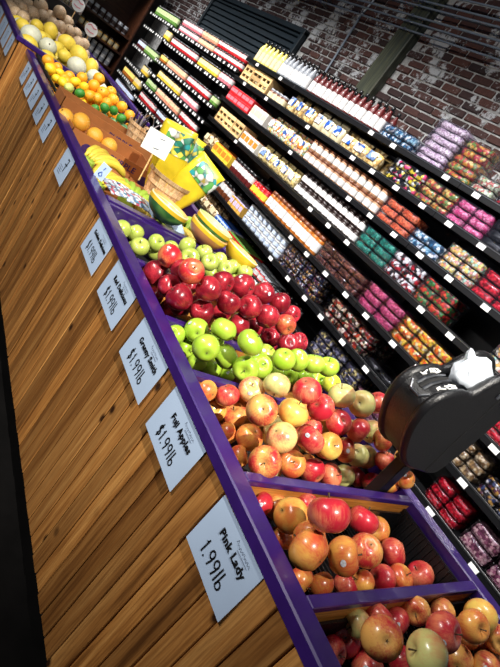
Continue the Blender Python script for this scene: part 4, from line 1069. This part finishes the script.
# the shallow black baskets
def tray_basket(x0, x1, y0, y1, z0, z1, name, label):
    o = thing(name, label, 'basket', ((x0 + x1) / 2, (y0 + y1) / 2, z0))
    w, d, h = x1 - x0, y1 - y0, z1 - z0
    link('base', MB().box(-w / 2, w / 2, -d / 2, d / 2, 0, .01).mesh('base', 'blackplastic'), o)
    for sx in (-1, 1):
        link('side', MB().bbox(sx * w / 2 - .008, sx * w / 2 + .008, -d / 2, d / 2, 0, h - .02, .002).mesh('side', 'blackplastic'), o)
        link('side', MB().bbox(-w / 2, w / 2, sx * d / 2 - .008, sx * d / 2 + .008, 0, h - .02, .002).mesh('side', 'blackplastic'), o)
    rim = [(-w / 2, -d / 2, h), (w / 2, -d / 2, h), (w / 2, d / 2, h), (-w / 2, d / 2, h), (-w / 2, -d / 2, h)]
    link('rim', MB().tube(rim, .013, 6).mesh('rim', 'blackplastic'), o)
    return o
tray_basket(-4.70, -3.72, .875, 1.60, .802, .955, 'citrus_basket', 'black plastic basket heaped with oranges, lemons and limes')

# ---- grapefruit in brown boxes
GM = round_fruit('grapefruit', 'peel_grapefruit')
for k, (x, y, z, r, t) in enumerate(sorted(FRUIT['gra'], key=lambda q: q[1])):
    o = tag(link('grapefruit', GM, None, (x - .03, y, z - .012), (rf.uniform(-1, 1), rf.uniform(-1, 1), 0), r * (1.1 if k == 1 else .98)), 'yellow grapefruit in the brown fruit box, %s from the front rail' % nth(k + 1), 'grapefruit', 'grapefruit in the brown box')
    link('stem_end', NUB, o)
def fruit_box(x0, x1, y0, y1, z0, z1, label, text):
    o = thing('fruit_box', label, 'box', (x1, y0, z0))
    w, d, h = x1 - x0, y1 - y0, z1 - z0; t = .006
    link('base', MB().box(-w, 0, 0, d, 0, t).mesh('base', 'cardboard'), o)
    sd = link('long_side', MB().bbox(-t, 0, 0, d, 0, h, .001).mesh('long_side', 'cardboard'), o)
    link('long_side', MB().bbox(-w, -w + t, 0, d, 0, h, .001).mesh('long_side', 'cardboard'), o)
    link('short_side', MB().bbox(-w, 0, 0, t, 0, h, .001).mesh('short_side', 'cardboard'), o)
    link('short_side', MB().bbox(-w, 0, d - t, d, 0, h, .001).mesh('short_side', 'cardboard'), o)
    tm = text_mesh(text, .05, .001, 'purpleprint')
    link('lettering', tm, sd, (.0012, d * .58, h * .70), (math.pi / 2, 0, math.pi / 2))
    for yy in (d * .2, d * .86):
        link('printed_fruit', MB().lathe([(.032, 0), (.032, .0008)], 16, Matrix.Translation((.0, yy, h * .5)) @ Matrix.Rotation(math.pi / 2, 4, 'Y')).mesh('printed_fruit', 'purpleprint'), sd)
    return o
fruit_box(-3.44, -3.02, .875, 1.46, .803, .952, 'nearer brown fruit box with purple print reading PURPLE', 'PURPLE')
fruit_box(-3.70, -3.46, .875, 1.60, .803, 1.0, 'farther brown fruit box with purple print, between first box and citrus', 'PURPLE')

# ---- melons
def melon_skin(name, base, net, scale, amount):
    M = Mat(name); vec = M.coords('Object', rnd=True)
    vo = M.t.nodes.new('ShaderNodeTexVoronoi'); vo.feature = 'DISTANCE_TO_EDGE'; vo.inputs['Scale'].default_value = scale; M.l(vec, vo.inputs['Vector'])
    f = M.ramp(vo.outputs['Distance'], [(.02, (amount,) * 3 + (1,)), (.12, (0, 0, 0, 1))])
    n = M.noise(vec, 3, 3)
    c = M.ramp(n, [(.3, tuple(q * .85 for q in base[:3]) + (1,)), (.7, base)])
    M.base(M.mix(f, c, net)); M.b.inputs['Roughness'].default_value = .5
    M.bump(n, .1, .02); MAT[name] = M.m
melon_skin('honeydew', RGB(206, 208, 184), RGB(222, 220, 204), 5, .3)
melon_skin('canary', RGB(228, 202, 70), RGB(212, 182, 60), 6, .3)
melon_skin('cantaloupe', RGB(182, 150, 112), RGB(216, 196, 166), 9, .9)
MM = {'w': round_fruit('honeydew_melon', 'honeydew', 1, 1.05), 'y': round_fruit('yellow_melon', 'canary', .95, 1.15, 0, .08), 'c': round_fruit('cantaloupe', 'cantaloupe', 1, 1.02)}
MN = {'w': ('honeydew_melon', 'pale honeydew melon'), 'y': ('yellow_melon', 'yellow melon'), 'c': ('cantaloupe', 'tan netted cantaloupe')}
b = MB(); b.lathe([(.07, .9), (.09, 1.06), (.05, 1.09)], 6); MSTEM = b.mesh('stem_scar', 'stem')
cnt = {}
mels = [q for q in FRUIT['mel']]
for (x, y, z, r, t) in sorted(mels, key=lambda q: -q[0]):
    x = min(x, mx1 - .065 - r); y = max(y, my0 + .062 + r)
    cnt[t] = cnt.get(t, 0) + 1
    d = Vector((rf.uniform(-1, 1), rf.uniform(-1, 1), rf.uniform(-.3, .6)))
    o = tag(link(MN[t][0], MM[t], None, (x, y, z), d.to_track_quat('Z', 'Y').to_euler(), r), '%s on the melon stand, %s from the near end' % (MN[t][1], nth(cnt[t])), 'melon', 'melons on the melon stand')
    link('stem_scar', MSTEM, o)
P = [(Vector(q[:3]), q[3]) for q in mels]
k = 0
for z in (.875 + .068,):
    yy = my0 + .14
    while yy < 1.85:
        xx = -7.7
        while xx < mx1 - .14:
            c = Vector((xx + rf.uniform(-.01, .01), yy, z))
            if all((c - q).length > (.068 + qr) * .93 for q, qr in P) and any((c - q).length < .24 for q, qr in P[:len(mels)]):
                k += 1; P.append((c, .068)); t = 'c' if xx < -6.2 else rf.choice('yyw')
                o = tag(link(MN[t][0], MM[t], None, c, (rf.uniform(-2, 2), rf.uniform(-2, 2), 0), .068), '%s low in the melon heap, %s from the far front corner' % (MN[t][1], nth(k)), 'melon', 'melons on the melon stand')
                link('stem_scar', MSTEM, o)
            xx += .145
        yy += .14
# two paper signs standing in the melons
for k, (x, y, z, s_) in enumerate(((-7.9, 1.62, 1.36, .16), (-7.2, 1.72, 1.24, .15))):
    o = thing('paper_sign', 'pinkish white rounded paper sign above the melons, %s one' % ('farther', 'nearer')[k], 'sign', (x, y, z), (0, 0, .5), 'paper signs in the melons')
    link('board', MB().lathe([(s_ * .62, 0), (s_ * .62, .004)], 20, Matrix.Rotation(math.pi / 2, 4, 'X') @ Matrix.Diagonal((1.2, .8, 1, 1))).mesh('board', 'tag'), o)
    link('stick', MB().tube([(0, .004, -.28), (0, .004, .0)], .006).mesh('stick', 'crate'), o)
    m = MB(); ribbon(m, [(-.08, .03), (-.03, .05), (.03, .03), (.08, .04)], .012); ribbon(m, [(-.07, -.02), (.0, -.03), (.07, -.02)], .01)
    link('lettering', m.mesh('lettering', 'p_pink'), o, (0, -.006, 0))

# ---- bananas
peel('peel_banana', (224, 196, 70), .45, 9, .16); peel('peel_banana_green', (150, 178, 60), .45, 9, .16); peel('banana_tip', (74, 84, 36), .7)
def banana_meshes(L, R_, bend, mat):
    pts = []; rad = []
    for i in range(11):
        t = i / 10; a = (t - .5) * bend
        pts.append((L * math.sin(a) / bend, 0, L * (math.cos(a) - 1) / bend))
        rad.append(R_ * (.32 if i == 0 else .55 if i == 1 else .35 if i == 10 else .75 if i == 9 else 1.0))
    b = MB(); b.smooth = True; b.tube(pts, rad, 7); me = b.mesh('banana', mat)
    t1 = MB().tube([pts[0], (pts[0][0] - .03, 0, pts[0][2] - .012)], [R_ * .36, R_ * .3], 6).mesh('stalk', 'peel_banana_green')
    t2 = MB().tube([pts[10], (pts[10][0] + .006, 0, pts[10][2] - .003)], [R_ * .34, R_ * .22], 6).mesh('tip', 'banana_tip')
    return me, t1, t2
BAN = {m: banana_meshes(.225, .021, 1.5, m) for m in ('peel_banana', 'peel_banana_green')}
def bunch(loc, rotz, n, mat, label, tilt=0.0):
    o = thing('banana_bunch', label, 'bananas', loc, (tilt, 0, rotz), 'banana bunches')
    me, s1, s2 = BAN[mat]
    for i in range(n):
        a = (i - (n - 1) / 2) * .30
        bn = link('banana', me, o, (.02 * math.cos(a), .034 * (i - (n - 1) / 2), .006 * (i % 2)), (rf.uniform(-.2, .2), 0, a * .55))
        link('stalk', s1, bn); link('tip', s2, bn)
    link('crown', MB().bbox(-.135, -.105, -.012 * n, .012 * n, -.065, -.03, .006).mesh('crown', 'peel_banana_green'), o)
    return o
zb = .93
bunch((-2.74, .99, zb + .025), 2.2, 5, 'peel_banana', 'yellow banana bunch nearest the front rail beside the brown box')
bunch((-2.55, 1.00, zb - .005), 2.4, 5, 'peel_banana', 'yellow banana bunch lying under the upper bunch near the tag')
bunch((-2.56, 1.17, zb - .01), 2.7, 5, 'peel_banana_green', 'greenish banana bunch with stalks toward the wooden basket')
bunch((-2.40, 1.16, zb - .015), 2.9, 4, 'peel_banana', 'yellow banana bunch beside the folded flyers')
bunch((-2.45, 1.42, zb + .0), 1.9, 5, 'peel_banana_green', 'green-tipped banana bunch below the wooden basket')
bunch((-2.38, 1.50, zb + .03), -.6, 5, 'peel_banana_green', 'green banana bunch behind the melon bowls')
bunch((-2.27, 1.35, zb - .01), .4, 4, 'peel_banana', 'banana bunch tucked between the melon bowls')
# a crate floor that carries the bananas
tag(link('banana_tray', MB().bbox(-2.99, -2.13, .87, 1.62, .802, .86, .004).mesh('banana_tray', 'cardboard')), 'low brown cardboard tray under the bananas', 'tray')
# flyers and paper on the bananas
MAT['newsprint'] = speckled('newsprint', [RGB(*c) for c in ((210, 220, 236), (230, 236, 244), (90, 140, 170), (236, 238, 240), (150, 170, 200), (200, 90, 110))], 60, .6)
for k, (x, y, rz, m_, lab) in enumerate(((-2.30, 1.00, .25, 'newsprint', 'printed blue and white flyer lying by the purple divider'), (-2.26, 1.10, -.1, 'newsprint', 'second printed flyer beside the bananas'), (-2.20, 1.20, .05, 'card', 'plain pale blue paper sheet leaning under the green melon bowl'))):
    b = MB(); n = 6; vs = []; fs = []
    for j in range(n + 1):
        for i in range(n + 1):
            u, v = i / n - .5, j / n - .5
            vs.append((u * .13, v * .20, .004 * math.sin(u * 5 + k) + .006 * math.cos(v * 6 + k)))
    for j in range(n):
        for i in range(n): fs.append((j * (n + 1) + i, j * (n + 1) + i + 1, (j + 1) * (n + 1) + i + 1, (j + 1) * (n + 1) + i))
    q = len(vs); vs += [(a, b2, c - .003) for a, b2, c in vs]; fs += [[i + q for i in f[::-1]] for f in fs]
    b.add(vs, fs)
    tag(link('flyer' if k < 2 else 'paper_sheet', b.mesh('flyer', m_), None, (x, y, .955 + .005 * k), (.0, math.radians(8), rz)), lab, 'flyer', None)
# small blue tag standing on the rail
o = thing('shelf_tag', 'small blue-white tag standing on the rail by the bananas', 'tag', (-2.30, .86, ZR), (math.radians(-12), 0, .5))
link('tag_card', MB().bbox(-.03, .03, 0, .002, 0, .075, .0008).mesh('tag_card', 'card'), o)
m = MB(); ribbon(m, [(-.012, .02), (.0, .035), (.012, .02), (.0, .012), (-.012, .02)], .005); ribbon(m, [(0, .045), (.004, .06)], .005)
link('printed_mark', m.mesh('printed_mark', 'p_blue'), o, (0, -.002, 0))

# ---- ceramic bowls painted like melon halves
MAT['rind'] = melon_skin('rind_green', RGB(44, 104, 54), RGB(110, 160, 80), 9, .5) or MAT['rind_green']
peel('glaze_cream', (240, 222, 176), .25, 8, .06, 0); peel('glaze_orange', (232, 186, 112), .25, 8, .1, 0); peel('glaze_tan', (190, 128, 80), .3, 8, .12, 0); peel('glaze_yellow', (232, 190, 50), .25, 8, .1, 0); peel('glaze_pale', (206, 216, 150), .25, 8, .06, 0)
def bowl(loc, rot, R_, H, outer, rim, inner, label):
    o = thing('melon_bowl', label, 'bowl', loc, rot, 'painted melon bowls')
    prof = [(R_ * math.cos(a), H * (1 - math.sin(a))) for a in [math.radians(d) for d in (88, 70, 50, 32, 16, 0)]]
    b = MB(); b.smooth = True; b.lathe([(R_ * .25, -.004)] + prof, 28, closed=False); link('outer_shell', b.mesh('outer_shell', outer), o)
    b = MB(); b.smooth = True; b.lathe([(R_, H), (R_ * 1.0, H + .006), (R_ * .93, H + .006), (R_ * .9, H - .01)], 28, closed=False); link('rim', b.mesh('rim', rim), o)
    b = MB(); b.smooth = True; b.lathe([(.001, .012)] + [(r_ * .92 + .001, z * .95 + .012) for r_, z in prof], 28, closed=False); link('inner_bowl', b.mesh('inner_bowl', inner), o)
    b = MB(); b.smooth = True; b.lathe([(R_ * 1.004 * math.cos(a), H * (1 - math.sin(a))) for a in [math.radians(d) for d in (12, 5, 0)]], 28, closed=False); link('painted_band', b.mesh('painted_band', 'glaze_yellow'), o)
    return o
def tilt_to(d): return Vector(d).to_track_quat('Z', 'Y').to_euler()
bowl((-2.12, 1.13, .965), tilt_to((-.02, .12, 1)), .105, .085, 'rind_green', 'glaze_cream', 'glaze_orange', 'green-rinded melon bowl with orange inside, nearest of the bowls')
bowl((-2.12, 1.385, .955), tilt_to((.0, .12, 1)), .108, .085, 'glaze_tan', 'glaze_orange', 'glaze_orange', 'lower tan bowl in the stack of two melon bowls')
bowl((-2.112, 1.385, .995), tilt_to((.0, .12, 1)), .104, .085, 'rind_green', 'glaze_pale', 'glaze_pale', 'upper green and pale bowl in the stack of two')
bowl((-2.06, 1.585, .955), tilt_to((-.02, .16, 1)), .098, .08, 'glaze_yellow', 'glaze_cream', 'glaze_orange', 'yellow melon bowl farthest from the front rail')

# ---- wooden baskets
MAT['splint'] = wood('basket_splint', RGB(190, 150, 104), RGB(226, 194, 152), RGB(240, 216, 180), along='Z', knots=False)
def splint_basket(loc, r0, r1, h, label, handle=False):
    o = thing('splint_basket', label, 'basket', loc)
    n = 18
    for i in range(n):
        a = 2 * math.pi * i / n; da = math.pi / n * .92
        vs = []
        for rr_, z in ((r0, 0), (r1, h)):
            for q in (a - da, a + da):
                vs.append((rr_ * math.cos(q), rr_ * math.sin(q), z)); vs.append(((rr_ - .004) * math.cos(q), (rr_ - .004) * math.sin(q), z))
        link('splint', MB().add(vs, [(0, 2, 6, 4), (1, 5, 7, 3), (0, 4, 5, 1), (2, 3, 7, 6), (4, 6, 7, 5), (0, 1, 3, 2)]).mesh('splint', 'splint'), o)
    for z, k in ((.0, r0), (.5, (r0 + r1) / 2), (.93, r1)):
        b = MB(); b.lathe([(k + .001, h * z), (k + .005, h * z), (k + .007, h * z + .022), (k + .003, h * z + .022)], 28, closed=False); link('hoop', b.mesh('hoop', 'splint'), o)
    link('bottom', MB().lathe([(r0 - .004, .002), (r0 - .004, .008)], 18).mesh('bottom', 'splint'), o)
    if handle:
        pts = [((r1 + .005) * math.cos(t), 0, h + (r1 * .9) * math.sin(t)) for t in [math.pi * i / 14 for i in range(15)]]
        link('handle', MB().tube(pts, .004, 6).mesh('handle', 'silver'), o)
    return o
splint_basket((-2.84, 1.44, .885), .105, .14, .14, 'pale wooden splint basket holding tall yellow bags')
splint_basket((-3.62, 1.46, .965), .085, .115, .11, 'smaller pale wooden basket with wire handle and dark pods', True)
# yellow bags with printed green tops
MAT['yellowbag'] = plain('yellow_bag_film', RGB(216, 192, 40), .3, .12, 14, coat=.4, bump=.3)
MAT['bagprint'] = speckled('green_bag_print', [RGB(*c) for c in ((36, 120, 96), (230, 238, 230), (90, 160, 80), (40, 150, 150), (230, 220, 90))], 30, .35)
def tall_bag(loc, rot, w, d, h, label):
    o = thing('snack_bag', label, 'bag', loc, rot, 'yellow bags in the basket')
    b = MB(); b.smooth = True; n = 16; vs = []; fs = []
    rr = random.Random(int(w * 1000) + int(abs(loc[0]) * 100))
    prof = [(.7, .0), (.8, .08), (.9, .3), (1.0, .6), (1.05, .8), (1.02, .95), (1.0, 1.0)]
    for (s_, t) in prof:
        for k in range(n):
            a = 2 * math.pi * k / n; fl = 1 - .55 * max(0, t - .8) / .2
            vs.append((w / 2 * s_ * math.copysign(abs(math.cos(a)) ** .5, math.cos(a)) + rr.uniform(-.005, .005), d / 2 * s_ * fl * math.copysign(abs(math.sin(a)) ** .7, math.sin(a)) + rr.uniform(-.005, .005), h * t))
    for i in range(len(prof) - 1):
        for k in range(n): fs.append((i * n + k, i * n + (k + 1) % n, (i + 1) * n + (k + 1) % n, (i + 1) * n + k))
    fs.append(tuple(range(n))[::-1]); fs.append(tuple(range((len(prof) - 1) * n, len(prof) * n)))
    link('bag_body', b.add(vs, fs).mesh('bag_body', 'yellowbag'), o)
    vs = []; fs = []; m = 8                     # printed panel round the upper front
    for j, (s_, t) in enumerate(((1.02, .62), (1.06, .8), (.99, .93))):
        for k in range(m + 1):
            a = math.radians(-110 + 105 * k / m); fl = 1 - .55 * max(0, t - .8) / .2
            vs.append((w / 2 * s_ * 1.03 * math.copysign(abs(math.cos(a)) ** .5, math.cos(a)), d / 2 * s_ * fl * 1.1 * math.copysign(abs(math.sin(a)) ** .7, math.sin(a)), h * t))
    for j in range(2):
        for k in range(m): fs.append((j * (m + 1) + k, j * (m + 1) + k + 1, (j + 1) * (m + 1) + k + 1, (j + 1) * (m + 1) + k))
    b = MB(); b.smooth = True; link('printed_label', b.add(vs, fs).mesh('printed_label', 'bagprint'), o)
def lean(d, yaw): return (Vector((0, 0, 1)).rotation_difference(Vector(d)) @ Matrix.Rotation(yaw, 3, 'Z').to_quaternion()).to_euler()
tall_bag((-2.86, 1.41, .895), lean((.0, -.20, 1), 1.1), .20, .085, .42, 'tall yellow bag with green print leaning left in the wooden basket')
tall_bag((-2.78, 1.47, .895), lean((.10, .30, 1), 1.0), .20, .085, .36, 'tall yellow bag with green print leaning right in the basket')
tall_bag((-2.93, 1.47, .895), lean((-.1, .02, 1), 1.2), .17, .07, .40, 'yellow bag standing behind the two others in the basket')
o = thing('blank_card', 'white blank card on a stick in the yellow bag basket', 'card', (-2.69, 1.20, .98), (math.radians(-8), math.radians(-6), .95))
link('card_sheet', MB().bbox(-.075, .075, 0, .003, .13, .25, .001).mesh('card_sheet', 'tag'), o)
link('stick', MB().tube([(0, .006, -.03), (0, .006, .2)], .004).mesh('stick', 'crate'), o)
m = MB(); ribbon(m, [(-.02, .0), (.01, .004)], .004); ribbon(m, [(-.03, -.06), (.0, -.055)], .005)
link('pen_marks', m.mesh('pen_marks', 'greyink'), o, (.02, -.0015, .22))
# dark pods in the smaller basket
peel('pod_black', (34, 30, 34), .45); peel('pod_grey', (150, 140, 140), .5)
for k in range(16):
    a = k * 2.4; rr_ = .02 + .055 * ((k * 7) % 10) / 10
    p0 = Vector((-3.62 + rr_ * math.cos(a), 1.46 + rr_ * math.sin(a), .985)); d = Vector((.55 * math.cos(a) + .2, .55 * math.sin(a) + .25, 1)).normalized()
    o = link('dried_pod', MB().tube([p0, p0 + d * .1, p0 + d * .2 + Vector((.02, .01, -.01))], [.004, .009, .003], 6).mesh('dried_pod', 'pod_black' if k % 3 else 'pod_grey'))
    tag(o, '%s slender pod sticking out of the small wooden basket' % ('dark' if k % 3 else 'greyish'), 'pod', '%s pods in the small basket' % ('dark' if k % 3 else 'greyish'))

# ================================================================== bag dispenser on its pole
DX0, DX1 = -.705, -.575
prof = [(1.53, 1.09), (1.44, 1.088), (1.365, 1.095), (1.305, 1.122), (1.25, 1.172), (1.213, 1.225), (1.199, 1.28), (1.214, 1.325), (1.25, 1.351), (1.295, 1.367), (1.323, 1.369), (1.342, 1.387), (1.362, 1.42), (1.398, 1.452), (1.45, 1.468), (1.51, 1.462), (1.56, 1.43), (1.585, 1.375), (1.58, 1.27), (1.56, 1.15)]
def smooth_loop(P, k=4):
    out = []; n = len(P)
    for i in range(n):
        p0, p1, p2, p3 = [Vector(P[(i + j) % n]) for j in (-1, 0, 1, 2)]
        for q in range(k):
            t = q / k
            v = .5 * ((2 * p1) + (p2 - p0) * t + (2 * p0 - 5 * p1 + 4 * p2 - p3) * t * t + (3 * p1 - p0 - 3 * p2 + p3) * t ** 3)
            out.append((v.x, v.y))
    return out
prof = smooth_loop(prof)
disp = thing('bag_dispenser', 'black plastic produce bag dispenser on a pole above the bins', 'bag dispenser', (0, 0, 0))
pole = link('pole', MB().bbox(-.662, -.622, 1.455, 1.505, .802, 1.12, .003).mesh('pole', 'black'), disp)
link('clamp', MB().bbox(-.668, -.617, 1.45, 1.51, 1.06, 1.085, .002).mesh('clamp', 'black'), pole)
cy = sum(p[0] for p in prof) / len(prof); cz = sum(p[1] for p in prof) / len(prof)
def inset(e):
    n = len(prof); out = []
    for i in range(n):
        a, b = Vector(prof[i - 1]), Vector(prof[(i + 1) % n]); d = (b - a).normalized()
        nv = Vector((-d.y, d.x))
        if nv.dot(Vector((cy, cz)) - Vector(prof[i])) < 0: nv = -nv
        out.append((prof[i][0] + nv.x * e, prof[i][1] + nv.y * e))
    return out
def soft_prism(poly_out, poly_in, x0, x1, e):
    n = len(poly_out); rings = [(x0, poly_in), (x0 + e, poly_out), (x1 - e, poly_out), (x1, poly_in)]
    vs = []; fs = []
    for x_, pl in rings: vs += [(x_, y, z) for y, z in pl]
    for j in range(3):
        for k in range(n): fs.append((j * n + k, j * n + (k + 1) % n, (j + 1) * n + (k + 1) % n, (j + 1) * n + k))
    fs.append(tuple(range(n))[::-1]); fs.append(tuple(range(3 * n, 4 * n)))
    b = MB(); b.smooth = True; b.add(vs, fs[:-2]); b.smooth = False; b.add([], []); b.f += [list(fs[-2]), list(fs[-1])]; b.m += [0, 0]; b.sm += [False, False]
    return b
# shell: near and far cheek plates with the drum cover between
near_plate = link('cheek_plate', soft_prism(prof, inset(.010), DX1 - .03, DX1, .010).mesh('cheek_plate', 'blackplastic'), disp)
link('cheek_plate', soft_prism(prof, inset(.010), DX0, DX0 + .03, .010).mesh('cheek_plate', 'blackplastic'), disp)
drum = [p for p in prof if True]
body = smooth_loop([(1.53, 1.10), (1.44, 1.096), (1.367, 1.103), (1.31, 1.129), (1.256, 1.177), (1.219, 1.228), (1.206, 1.28), (1.22, 1.320), (1.253, 1.344), (1.285, 1.356), (1.305, 1.345), (1.32, 1.325), (1.36, 1.312), (1.43, 1.325), (1.475, 1.38), (1.515, 1.42), (1.56, 1.37), (1.565, 1.27), (1.55, 1.16)])
b = MB(); b.smooth = True; n = len(body)
b.add([(DX0 + .02, y, z) for y, z in body] + [(DX1 - .02, y, z) for y, z in body], [(k, (k + 1) % n, n + (k + 1) % n, n + k) for k in range(n)])
dc = link('drum_cover', b.mesh('drum_cover', 'blackplastic'), disp)
# silver lined slot along the top of the drum
xm = (DX0 + DX1) / 2
seg = [(1.212, 1.306), (1.226, 1.327), (1.252, 1.344), (1.29, 1.357)]
for dx in (-.012, .012):
    link('slot_edge', MB().tube([(xm + dx, y - .002, z + .004) for y, z in seg], .004, 6).mesh('slot_edge', 'silver'), dc)
link('slot', MB().tube([(xm, y, z + .001) for y, z in seg], .006, 6).mesh('slot', 'toe'), dc)
link('tear_hook', MB().tube([(xm - .03, 1.212, 1.308), (xm - .012, 1.203, 1.290), (xm + .02, 1.204, 1.291), (xm + .035, 1.214, 1.312)], .004, 6).mesh('tear_hook', 'silver'), dc)
# white pictograms: arrows and bag symbols either side of the slot
def on_drum(t, u):
    """t along the drum top (0 front .. 1 back), u across it"""
    s_ = t * 3; i = min(2, int(s_)); f_ = s_ - i
    a, b = seg[i], seg[i + 1]
    y, z = a[0] + (b[0] - a[0]) * f_, a[1] + (b[1] - a[1]) * f_
    return (u, y, z + .003)
def mark(strokes, side, w):
    b = MB()
    for st in strokes:
        pts = [Vector(on_drum(p[0], xm + side * (.020 + p[1] * .026))) for p in st]
        b.tube(pts, w, 5)
    return b.mesh('pictogram', 'tag')
for side in (-1, 1):
    link('arrow_mark', mark([[(.38, .35), (.62, .65)], [(.36, .60), (.37, .32), (.5, .25)]], side, .0022), dc)
    link('bag_mark', mark([[(.66, .25), (.72, .75), (.86, .8), (.84, .3), (.70, .35)], [(.80, .15), (1.0, .35), (.92, .85), (.80, .6)], [(.9, .2), (.98, .7)]], side, .0022), dc)
# edge seam and small bolts on the near cheek
link('seam', MB().box(DX1 - .0005, DX1 + .001, 1.462, 1.467, 1.10, 1.44).mesh('seam', 'toe'), near_plate)
for y, z in ((1.44, 1.40), (1.50, 1.385)):
    link('bolt', MB().bbox(DX1, DX1 + .004, y - .009, y + .009, z - .009, z + .009, .002).mesh('bolt', 'silver'), near_plate)
# crumpled plastic bag in the trough
MAT['film'] = plain('white_bag_film', RGB(232, 240, 250), .22, .06, 14, coat=.5, bump=.5)
bm = bmesh.new(); bmesh.ops.create_icosphere(bm, subdivisions=3, radius=1)
rr = random.Random(9)
for v in bm.verts:
    c = v.co; k = 1 + .14 * math.sin(9 * c.x + 5 * c.z) * math.cos(8 * c.y) + rr.uniform(-.08, .08)
    v.co = Vector((c.x * .036 * k, c.y * .082 * k, c.z * .058 * k))
me = bpy.data.meshes.new('plastic_bag'); bm.to_mesh(me); bm.free(); me.materials.append(MAT['film'])
for p in me.polygons: p.use_smooth = True
pb = tag(link('plastic_bag', me, None, (xm, 1.375, 1.400)), 'crumpled white plastic bag sticking out of the black dispenser', 'bag')
link('bag_corner', MB().tube([(-.015, -.04, .03), (-.02, -.06, .048), (-.022, -.066, .056)], [.016, .010, .003], 6).mesh('bag_corner', 'film'), pb)
